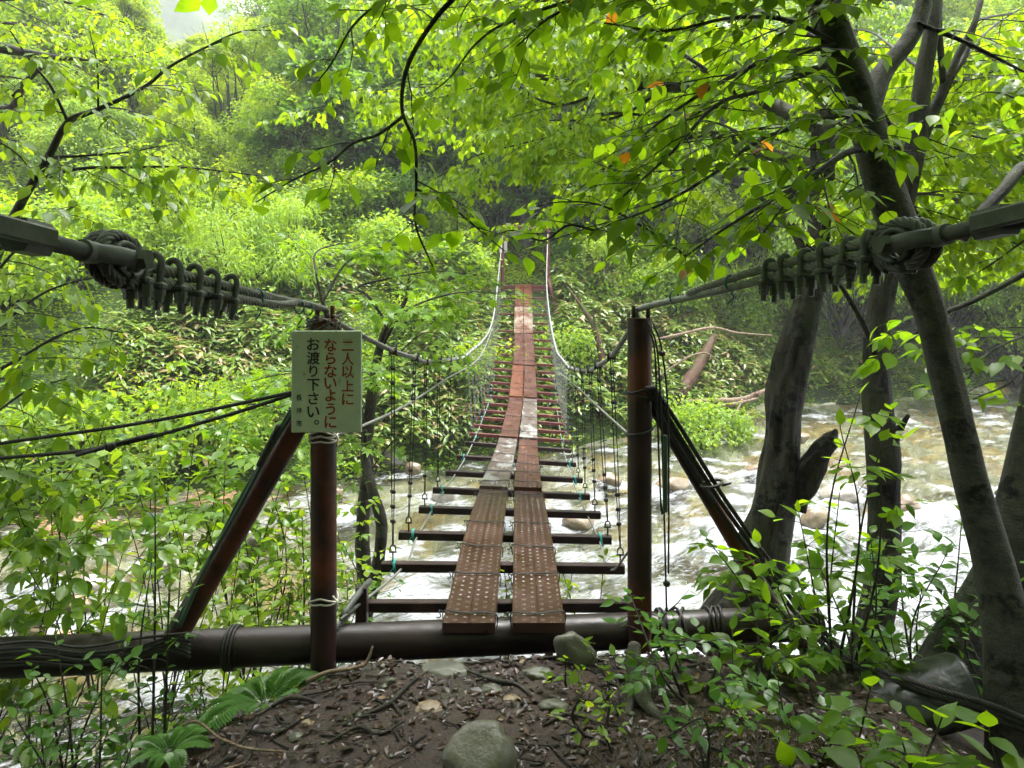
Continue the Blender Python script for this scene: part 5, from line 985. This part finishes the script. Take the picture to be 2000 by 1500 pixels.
shrub(53, 180, 2.5, [(80, 1440, 2.4), (200, 1440, 2.45), (140, 1400, 2.5), (260, 1450, 2.5), (30, 1400, 2.4)], 'dark low shrub at the bottom left beside the path', .042, every=.07, length=.22, z0=-.75)
# right side
shrub(61, 1640, 3.4, [(1560, 1000, 3.4), (1640, 960, 3.4), (1480, 1060, 3.3), (1700, 1040, 3.4), (1420, 1100, 3.3), (1600, 1100, 3.3)], 'tall airy shrub in front of the stub tree', 0.088, OVW, 'beech_leaf', every=0.102, length=.34, sub=.35, gap=.06, z0=-.55, skip=0.)
shrub(62, 1500, 3.0, [(1430, 1230, 2.9), (1380, 1050, 3.2), (1500, 1180, 3.0), (1560, 1200, 3.0)], 'shrub with large leaves overlapping the right brace', 0.081, OVW, 'beech_leaf', every=0.093, length=.28, sub=.35, gap=.06, z0=-.3, skip=0.)
shrub(63, 1810, 3.6, [(1760, 1010, 3.6), (1850, 1080, 3.6), (1700, 1080, 3.6), (1800, 1150, 3.5), (1880, 1000, 3.6)], 'thin shrub between the slender tree and the leaning beech', 0.069, OVW, 'shrub_leaf', every=0.085, length=.3, z0=-.7, skip=0.)
shrub(64, 1600, 3.1, [(1540, 1290, 3.0), (1620, 1240, 3.1), (1680, 1290, 3.0), (1580, 1340, 2.9), (1740, 1240, 3.1)], 'dense small-leaved shrub below the end of the pipe', 0.056, OVW, 'shrub_leaf', every=0.064, length=.26, sub=.5, z0=-.6, skip=0.)
shrub(65, 1360, 2.85, [(1330, 1170, 2.9), (1250, 1190, 2.9), (1400, 1250, 2.85), (1290, 1250, 2.85), (1230, 1160, 2.95)], 'bright leafy shrub growing at the foot of the right post', 0.056, OVW, 'shrub_leaf', every=0.060, length=.2, z0=-.15, skip=0.)
shrub(66, 1170, 2.8, [(1150, 1265, 2.85), (1105, 1285, 2.8), (1200, 1280, 2.8)], 'little bright seedling clump beside the round stone', 0.053, OVW, 'beech_leaf', every=0.051, length=.12, amean=.7, skip=0.)
shrub(67, 1160, 2.5, [(1140, 1350, 2.5), (1190, 1380, 2.45), (1170, 1410, 2.4)], 'small fresh green seedling at the right of the path', 0.043, OV, 'cover', every=0.043, length=.10, skip=0.)
shrub(68, 1500, 2.5, [(1440, 1320, 2.5), (1520, 1330, 2.5), (1560, 1400, 2.4), (1400, 1370, 2.5), (1620, 1380, 2.5)], 'leafy shrub over the mossy mound', 0.056, OVW, 'shrub_leaf', every=0.060, length=.24, sub=.5, z0=-.3, skip=0.)
shrub(69, 1380, 2.2, [(1300, 1440, 2.15), (1420, 1440, 2.1), (1480, 1410, 2.2), (1340, 1400, 2.25)], 'low dark leafy plant in front of the mossy mound', 0.050, OVW, 'shrub_leaf', every=0.060, length=.2, z0=-.1, skip=0.)
shrub(70, 1600, 2.2, [(1520, 1440, 2.1), (1640, 1420, 2.1), (1700, 1340, 2.3), (1740, 1440, 2.1), (1580, 1480, 2.0)], 'dark shrub at the bottom right below the cables', 0.069, OVW, 'beech_leaf', every=0.068, length=.24, z0=-.4, skip=0.)
shrub(71, 1880, 2.0, [(1760, 1440, 1.9), (1840, 1400, 2.0), (1930, 1420, 2.0), (1890, 1480, 1.8), (1780, 1490, 1.85)], 'big-leaved plant in the bottom right corner', 0.094, OVW, 'beech_leaf', every=0.085, length=.2, gap=.07, z0=-.3, skip=0.)
shrub(72, 1640, 3.2, [(1680, 770, 3.2), (1640, 830, 3.2), (1740, 800, 3.3), (1720, 860, 3.2)], 'spray of big bright leaves crossing the slender trunk', .09, OVW, 'beech_leaf', every=.14, length=.26, gap=.09, amean=.8, start=.75, z0=-.3)
shrub(73, 1150, 4.6, [(1120, 1105, 4.6), (1180, 1085, 4.7), (1100, 1120, 4.5)], 'leafy twig rising from the bank beneath the bridge at right', .06, OV, 'cover', every=.1, length=.16, start=.6, z0=-1.4)
shrub(74, 985, 4.0, [(985, 1110, 4.0), (990, 1150, 4.0)], 'small leafy sprig between the two planks', .05, OV, 'cover', every=.08, length=.10, start=.6, z0=-1)
shrub(75, 1960, 3.2, [(1930, 1180, 3.2), (1990, 1090, 3.1), (1890, 1240, 3.2)], 'sparse shrub in front of the flared tree base', .055, OVW, 'shrub_leaf', every=.1, length=.24, z0=-.4)
# ferns
def fern(seed, px, py, d, n, L, label):
    r = np.random.default_rng(seed); b_ = P(px, py, d); b_[2] = gz(b_[0], b_[1]); t = thing('fern', b_, label, 'fern', 'ferns beside the path')
    for i in range(n):
        th = i * 2 * np.pi / n + r.uniform(-.3, .3); o = A(math.cos(th), math.sin(th), 0); ll = L * r.uniform(.7, 1.1); s = np.linspace(0, 1, 16)[:, None]
        p = b_ + o * ll * s * .9 + A(0, 0, 1) * ll * (s * 1.0 - s ** 2 * .95); mb = MB(); tube(mb, p, np.linspace(.0022, .0008, 16), 4)
        q = p[2:]; w_ = (np.sin(np.linspace(.25, 1, len(q)) * np.pi) ** .7 * ll * .20 + .004); tg = unit(np.gradient(q, axis=0))
        for sd in (-1, 1):
            h = unit(np.cross(tg, A(0, 0, 1))) * sd
            for k_ in (0, .5): qq = q[:-1] + (q[1:] - q[:-1]) * k_; leaves(mb, qq, h[:-1] + tg[:-1] * .35, np.repeat(A(0, 0, 1)[None], len(qq), 0), w_[:-1], T_hex(.16, .02, .15), .5)
        mb.build('frond', M['fern'], t, False)
fern(81, 520, 1325, 2.95, 9, .34, 'largest fern, before the pipe at the left of the path')
fern(82, 575, 1300, 3.05, 6, .20, 'smaller fern against the pipe near the left post')
fern(83, 390, 1385, 2.85, 8, .20, 'fern on the dark slope left of the path')
fern(84, 330, 1470, 2.6, 8, .18, 'fern at the bottom left on the dirt')
fern(85, 250, 1385, 2.95, 8, .22, 'fern hanging on the slope below the pipe')

# ------------------------------------------------------------------ stones, wood, litter
def stone(px, py, d, w_, h_, m_, label, cat='stone', nm='stone', seed=0, dep=None, sink=.35, pos=None, sharp=0.):
    X, Y = ((px - 1000) * d / F, d); z = gz(X, Y) if pos is None else pos; r = np.random.default_rng(seed + int(px)); dep = dep or w_ * .8
    u, v = np.meshgrid(np.linspace(0, 2 * np.pi, 41)[:-1], np.linspace(0, np.pi, 22)); a = u + r.uniform(0, 6); D_ = np.stack([np.sin(v) * np.cos(u), np.sin(v) * np.sin(u), np.cos(v)], -1)
    R = 1 + .28 * (fbm(D_[..., 0] * 1.3 + 7 + px, D_[..., 1] * 1.3 + D_[..., 2] * 1.9 + 3, seed, 3) - .5) * 2
    for k_ in range(7):
        nn = unit(r.normal(0, 1, 3)); lim = r.uniform(.62, .85); dt = (D_ * R[..., None]) @ nn; R = np.where(dt > lim, R * (lim / np.maximum(dt, 1e-6)) ** (.75 + sharp), R)
    V = D_ * R[..., None] * (w_ / 2, dep / 2, h_ / 2 if not pos else h_ / 2) + A(X, Y, z + h_ * (.5 - sink)); m, n = V.shape[:2]
    i, j = np.meshgrid(np.arange(m - 1), np.arange(n), indexing='ij'); mb = MB(); mb.add(V, np.stack([i * n + j, (i + 1) * n + j, (i + 1) * n + (j + 1) % n, i * n + (j + 1) % n], -1).reshape(-1, 4)); o = mb.build(nm, M[m_], at=(X, Y, z)); return tag(o, label, cat)
stone(938, 1500, 2.22, .26, .27, 'mossy_stone', 'large wet pointed boulder at the bottom centre of the path', 'boulder', 'boulder', 3, .26, .36, sharp=.35)
stone(1122, 1248, 3.12, .19, .17, 'grey_stone', 'rounded grey stone resting against the pipe right of the planks', seed=1, sink=.25)
stone(862, 1297, 3.02, .25, .06, 'grey_stone', 'flat light grey slab set in the dirt below the left plank', seed=5, dep=.13, sink=.6)
stone(1050, 1308, 2.98, .15, .05, 'grey_stone', 'long flat grey stone below the right plank', seed=6, dep=.08, sink=.5)
stone(1082, 1386, 2.72, .11, .06, 'grey_stone', 'angular blue-grey stone right of the path centre', seed=7, sink=.45)
stone(960, 1348, 2.85, .10, .05, 'grey_stone', 'small dark stone in the middle of the path', seed=8, sink=.5)
stone(838, 1398, 2.68, .11, .035, 'tan_stone', 'flat brownish stone left of the wet boulder', seed=9, sink=.5)
stone(1305, 1332, 2.88, .11, .06, 'mossy_stone', 'mossy stone behind the pale root', seed=10)
stone(1000, 1375, 2.78, .07, .03, 'tan_stone', 'small tan pebble above the wet boulder', seed=12); stone(600, 1395, 2.66, .05, .035, 'tan_stone', 'little round tan pebble on the left of the path', seed=13)
stone(578, 1425, 2.58, .06, .035, 'grey_stone', 'little grey pebble left of the path centre', seed=14); stone(760, 1330, 2.9, .05, .03, 'grey_stone', 'small grey pebble under the left plank end', seed=15)
RS = [(1312, 945, 'tan_stone', .75, .55, 'smooth tan boulder in the white water right of the right post'), (762, 905, 'mossy_stone', .75, .8, 'mossy grey boulder at the far waterline left of the deck'), (808, 912, 'tan_stone', .4, .4, 'small tan rock beside the mossy boulder'),
      (1130, 1012, 'tan_stone', .55, .4, 'tan rock seen between the crossbeams right of the planks'), (865, 965, 'pale_stone', .38, .42, 'pale pointed rock under the deck left of the planks'), (640, 962, 'tan_stone', .55, .35, 'brown rock just right of the left post'),
      (402, 1064, 'pale_stone', .28, .22, 'white stone in the stream left of the brace'), (1640, 958, 'pale_stone', .75, .38, 'broad pale boulder between the stub tree and slender trunk'), (1693, 940, 'pale_stone', .42, .34, 'small pale rock touching the slender trunk'),
      (1770, 985, 'tan_stone', .6, .42, 'brown rock right of the slender trunk in the rapids'), (1478, 918, 'tan_stone', .7, .4, 'tan rock left of the stub tree in the rapids'), (1592, 1005, 'tan_stone', .5, .4, 'reddish rock below the broad pale boulder'),
      (1978, 955, 'mossy_stone', .6, .35, 'dark rock near the right edge of the stream'), (172, 1135, 'pale_stone', .34, .26, 'pale rock in the shallow water at left'), (150, 1170, 'tan_stone', .4, .25, 'ochre rock below the pale one at left'), (60, 1215, 'tan_stone', .4, .25, 'ochre rock in the stream at the left edge'),
      (95, 1030, 'pale_stone', .5, .35, 'pale boulder on the far gravel at left'), (195, 1012, 'tan_stone', .4, .3, 'tan stone on the far gravel by the straw'), (500, 1050, 'mossy_stone', .4, .4, 'grey rock at the waterline behind the brace'), (330, 1095, 'pale_stone', .3, .22, 'small white rock left of the brace'),
      (1190, 935, 'tan_stone', .55, .4, 'tan rock in the rapids left of the right post'), (710, 985, 'mossy_stone', .45, .35, 'grey-green rock behind the maple trunk'), (1850, 830, 'tan_stone', .5, .25, 'orange rock near the far shore at right'), (1560, 850, 'tan_stone', .6, .3, 'orange rock at the far shore by the stub tree')]
for i, (px, py, m_, w_, h_, lb) in enumerate(RS):
    d = 3.62 * F / (py - 560); stone(px, py, d, w_, h_, m_, lb, 'boulder' if w_ > .45 else 'stone', 'river_rock', 40 + i, w_ * .8, .58, pos=ZW + .05)
def wood(nm, pts, rad, m_, label, cat, n=10, rough=.2, extra=()):
    mb = MB(); q = cr([np.r_[p, r] for p, r in zip(pts, rad)], 6); tube(mb, q[:, :3], q[:, 3], n, .5, rough, len(label))
    for p2, r2 in extra: q = cr([np.r_[p, r] for p, r in zip(p2, r2)], 5); tube(mb, q[:, :3], q[:, 3], 7, .5, rough, 3)
    c = np.asarray(pts[0]); return tag(mb.build(nm, M[m_], at=c), label, cat)
def g(px, py, d, up=.01): 
    p = P(px, py, d); p[2] = gz(p[0], p[1]) + up; return p
wood('stick', [g(600, 1290, 2.98, .03), g(640, 1294, 2.96, .03), g(690, 1292, 2.97, .025), g(715, 1280, 3.0, .03), P(728, 1262, 3.02)], [.010, .009, .008, .008, .005], 'dead_wood', 'curved brown stick lying in front of the pipe by the left post', 'stick', 7)
wood('root', [g(530, 1350, 2.8, .01), g(565, 1335, 2.84, .02), g(600, 1342, 2.82, .015), g(618, 1352, 2.8, .0)], [.006, .010, .009, .004], 'twig', 'dark looping root on the left of the path', 'root', 7)
for i, (pts, lb) in enumerate((([(700, 1420), (760, 1395), (800, 1350), (830, 1330)], 'dark twisted root crossing the middle of the path'), ([(640, 1470), (700, 1450), (740, 1470), (790, 1445)], 'dark root left of the wet boulder'), ([(1060, 1440), (1110, 1420), (1180, 1440)], 'thin root right of the wet boulder'), ([(900, 1310), (960, 1340), (1010, 1345), (1040, 1375)], 'thin root between the flat slabs'), ([(1000, 1290), (1100, 1290), (1180, 1310)], 'thin root below the round grey stone'), ([(480, 1410), (540, 1425), (590, 1400)], 'short dark root at the left of the path'))):
    q = [g(px, py, 1.62 * F / (py - 560), .006 + .008 * (j % 2)) for j, (px, py) in enumerate(pts)]; wood('root', q, [.004, .009, .008, .003][:len(q)] if len(q) > 3 else [.004, .008, .003], 'twig', lb, 'root', 7)
wood('stick', [g(250, 1370, 2.9, .14), g(360, 1420, 2.7, .06), g(430, 1450, 2.6, .03), g(480, 1460, 2.55, .02), g(560, 1470, 2.5, .01)], [.003, .0045, .005, .005, .003], 'dead_wood', 'long thin bent stem arching over the lower left dirt', 'stick', 6)
wood('stick', [g(320, 1500, 2.38, .02), g(400, 1490, 2.42, .02), g(480, 1475, 2.46, .02)], [.006, .007, .004], 'dead_wood', 'straight pale stick at the bottom left', 'stick', 6)
wood('root', [P(1240, 1262, 3.05), P(1236, 1300, 2.95), g(1248, 1345, 2.82, .05), g(1270, 1385, 2.72, .02), g(1300, 1410, 2.65, -.01)], [.028, .030, .032, .024, .01], 'pale_bark', 'pale grey forked root beneath the right post', 'root', 12, .25, [([P(1240, 1330, 2.88), g(1230, 1380, 2.74, .01), g(1222, 1405, 2.68, -.01)], [.02, .014, .006])])
wood('fallen_log', [P(1395, 655, 21.5), P(1372, 700, 20.3), P(1345, 745, 19.3), P(1325, 775, 18.7)], [.08, .15, .17, .16], 'log', 'rotting reddish fallen log lying down the far bank right of the bridge', 'log', 22, .45)
wood('driftwood', [P(1330, 785, 18.2), P(1400, 783, 18.2), P(1450, 780, 18.2), P(1490, 765, 18.2), P(1560, 740, 18.6)], [.05, .07, .07, .06, .03], 'dead_wood', 'grey driftwood branch lying along the far waterline behind the stub tree', 'driftwood', 8, .25, [([P(1360, 795, 18), P(1430, 790, 18), P(1480, 778, 18.1)], [.03, .05, .03]), ([P(1450, 780, 18.1), P(1430, 820, 17.6), P(1400, 850, 17.3)], [.03, .02, .01])])
wood('driftwood', [P(1270, 665, 19), P(1320, 655, 19), P(1390, 640, 19.2), P(1440, 650, 19.2), P(1510, 655, 19.4)], [.03, .04, .035, .03, .012], 'dead_wood', 'thin bare crooked branch above the fallen log', 'driftwood', 7, .2, [([P(1280, 740, 18.6), P(1340, 700, 18.8), P(1380, 690, 18.8), P(1405, 710, 18.8)], [.02, .03, .02, .01])])
wood('dead_trunk', [P(1185, 790, 17.6), P(1178, 720, 18), P(1165, 650, 18.3), P(1140, 605, 18.5), P(1108, 560, 18.8)], [.09, .09, .08, .05, .02], 'log', 'bare broken dead trunk standing right of the bridge', 'dead tree', 9, .2, [([P(1162, 645, 18.3), P(1148, 640, 18.1), P(1140, 645, 18)], [.03, .02, .01]), ([P(1185, 790, 17.6), P(1150, 860, 17.3), P(1120, 905, 17), P(1100, 950, 16)], [.07, .06, .05, .03]), ([P(1165, 650, 18.3), P(1160, 620, 18.3), P(1158, 600, 18.3)], [.04, .03, .01])])
b = Plant(91); trunk(b, [P(447, 735, 16), P(447, 700, 16), P(445, 665, 16), P(440, 620, 16.1), P(437, 575, 16.2)], [.16, .13, .12, .08, .04], 12, .2); trunk(b, [P(445, 675, 16), P(420, 650, 15.9), P(408, 625, 15.8)], [.07, .05, .02], 8); trunk(b, [P(446, 685, 16), P(472, 655, 16), P(482, 600, 16)], [.07, .05, .02], 8); trunk(b, [P(446, 690, 16), P(420, 675, 15.9), P(396, 655, 15.8)], [.05, .03, .015], 8); trunk(b, [P(447, 685, 16), P(480, 678, 15.9), P(520, 670, 15.8)], [.05, .03, .01], 8)
for q in ([P(440, 600, 16), P(430, 560, 16), P(410, 540, 16)], [P(482, 600, 16), P(500, 570, 16), P(520, 560, 16)], [P(408, 625, 15.8), P(380, 610, 15.7), P(350, 605, 15.6)]): b.spray(q, .02, .005, every=.2, length=.6, sub=.4, leafgap=.09)
b.leafout(.11, HEX, droop=.4, skip=.1); b.done('small_tree', tuple(P(447, 735, 16)), 'small dark-trunked tree forking low on the far left bank', 'tree', M['old_bark'], M['far_leaf_light'])
for px, py0, py1, d, r_, lb in ((1022, 560, 380, 25.5, .26, 'pale mottled forest trunk right behind the far bridge posts'), (1052, 560, 400, 26.5, .2, 'slimmer forest trunk right of the pale mottled one'), (1000, 555, 400, 27.5, .16, 'dark forest trunk left of the pale mottled one')):
    X = (px - 1000) * d / F; b = Plant(int(px)); zb = gz(X, d); trunk(b, [A(X, d, zb - .3), A(X + .05, d, zb + 2), A(X - .1, d, zb + 5), A(X + .2, d, zb + 9)], [r_ * 1.3, r_, r_ * .8, r_ * .4], 12, .15, 2)
    for k_ in range(7): b.spray([A(X, d, zb + 5.5 + k_ * .5), A(X + b.r.normal(0, 1.2), d + b.r.normal(0, 1.2), zb + 6 + k_ * .6), A(X + b.r.normal(0, 2.4), d + b.r.normal(0, 2.4), zb + 6.2 + k_ * .6)], .05, .01, every=.4, length=1.2, sub=.3, leafgap=.12)
    b.leafout(.15, RH, droop=.4); b.done('forest_tree', (X, d, zb), lb, 'tree', M['far_bark'], M['far_leaf_dark'])
# straw heaps on the far gravel
for px, py, lb in ((110, 1020, 'flattened tan straw heap on the far gravel at left'), (420, 975, 'small tan straw heap behind the left brace')):
    d = 3.5 * F / (py - 560); mb = MB(); n = 260; c = P(px, py, d); off = rng.normal(0, 1, (n, 3)) * (.35, .2, .03); th = rng.normal(0, .35, n); leaves(mb, c + off, np.stack([np.cos(th), np.sin(th), rng.normal(0, .12, n)], 1), np.repeat(A(0, 0, 1)[None], n, 0), rng.uniform(.25, .5, n), T_long(.02, .03), rng.uniform(0, .95, n))
    tag(mb.build('straw_heap', M['straw'], at=c), lb, 'straw')
# leaf litter, twigs and grit on the path; moss on the mound
mb = MB(); n = 5200; x = rng.uniform(-1.9, 1.7, n); y = rng.uniform(1.7, 3.35, n); z = H(x, y)[0]; th = rng.uniform(0, 6.28, n)
leaves(mb, np.stack([x, y, z + rng.uniform(.001, .012, n)], 1), np.stack([np.cos(th), np.sin(th), rng.normal(0, .22, n)], 1), A(0, 0, 1) + rng.normal(0, .3, (n, 3)), rng.uniform(.012, .042, n), T_hex(.3, .12, .05), rng.random(n) ** 1.0 * .955)
n = 300; x = rng.uniform(-1.7, 1.5, n); y = rng.uniform(1.8, 3.3, n); z = H(x, y)[0]; th = rng.uniform(0, 6.28, n)
leaves(mb, np.stack([x, y, z + .008], 1), np.stack([np.cos(th), np.sin(th), rng.normal(0, .12, n)], 1), A(0, 0, 1) + rng.normal(0, .2, (n, 3)), rng.uniform(.035, .07, n), OVW, rng.random(n) * .7)
tag(mb.build('leaf_litter', M['litter'], smooth=False), 'wet brown fallen leaves scattered on the dirt path', 'leaf litter', kind='stuff')
mb = MB()
for k_ in range(420):
    c = A(rng.uniform(-1.7, 1.5), rng.uniform(1.8, 3.25), 0); L = rng.uniform(.03, .17); th = rng.uniform(0, 6.28); pts = []; bend = rng.normal(0, .4)
    for q in (-.5, 0, .5): x_, y_ = c[0] + math.cos(th + bend * q) * L * q, c[1] + math.sin(th + bend * q) * L * q; pts.append([x_, y_, 0])
    pts = np.array(pts); pts[:, 2] = H(pts[:, 0], pts[:, 1])[0] + .004 + rng.uniform(0, .006, 3); tube(mb, cr(pts, 2), rng.uniform(.0012, .0055), 5)
tag(mb.build('twig_litter', M['twig']), 'fine dark broken twigs littering the dirt', 'twigs', kind='stuff')
mb = MB(); n = 900; x = rng.uniform(-1.7, 1.5, n); y = rng.uniform(1.8, 3.3, n); z = H(x, y)[0]
OC = A(1, 0, 0, -1, 0, 0, 0, 1, 0, 0, -1, 0, 0, 0, 1, 0, 0, -1).reshape(-1, 3); OF = np.array([[0, 2, 4], [2, 1, 4], [1, 3, 4], [3, 0, 4], [2, 0, 5], [1, 2, 5], [3, 1, 5], [0, 3, 5]])
s = rng.uniform(.14, .47, n) ** 4 * .45; V = OC[None] * s[:, None, None] * rng.uniform(.6, 1.3, (n, 1, 3)) * (1, 1, .6) + np.stack([x, y, z + s * .2], 1)[:, None]
mb.add(V.reshape(-1, 3), (OF[None] + (np.arange(n) * 6)[:, None, None]).reshape(-1, 3)); tag(mb.build('gravel', M['grey_stone']), 'small grey and brown grit on the dirt path', 'gravel', kind='stuff')
mb = MB(); n = 16000; x = rng.normal(.98, .33, n); y = rng.normal(2.25, .25, n); x2 = rng.uniform(-2.2, -1.0, 4000); y2 = rng.uniform(2.0, 3.0, 4000); x, y = np.r_[x, x2], np.r_[y, y2]; n = len(x); z = H(x, y)[0]
leaves(mb, np.stack([x, y, z - .002], 1), rng.normal(0, .5, (n, 3)) + A(0, 0, 1), rng.normal(0, 1, (n, 3)), rng.uniform(.006, .016, n), T_rh(.2, .0), rng.random(n))
tag(mb.build('moss', M['moss'], smooth=False), 'brown-green moss carpet on the mound at lower right', 'moss', kind='stuff')

# ------------------------------------------------------------------ mist in the valley
k = NT('haze'); k.t.nodes.remove(k.b); v = k.n('VolumePrincipled'); v.inputs['Density'].default_value = .0014; v.inputs['Color'].default_value = (.93, .96, .97, 1); v.inputs['Anisotropy'].default_value = .2; k.l(v.outputs[0], k.out.inputs['Volume'])
mb = MB(); box(mb, (20, 125, 80), (720, 290, 175)); tag(mb.build('haze', k.m, smooth=False), 'thin pale mist filling the valley', 'haze', kind='stuff')
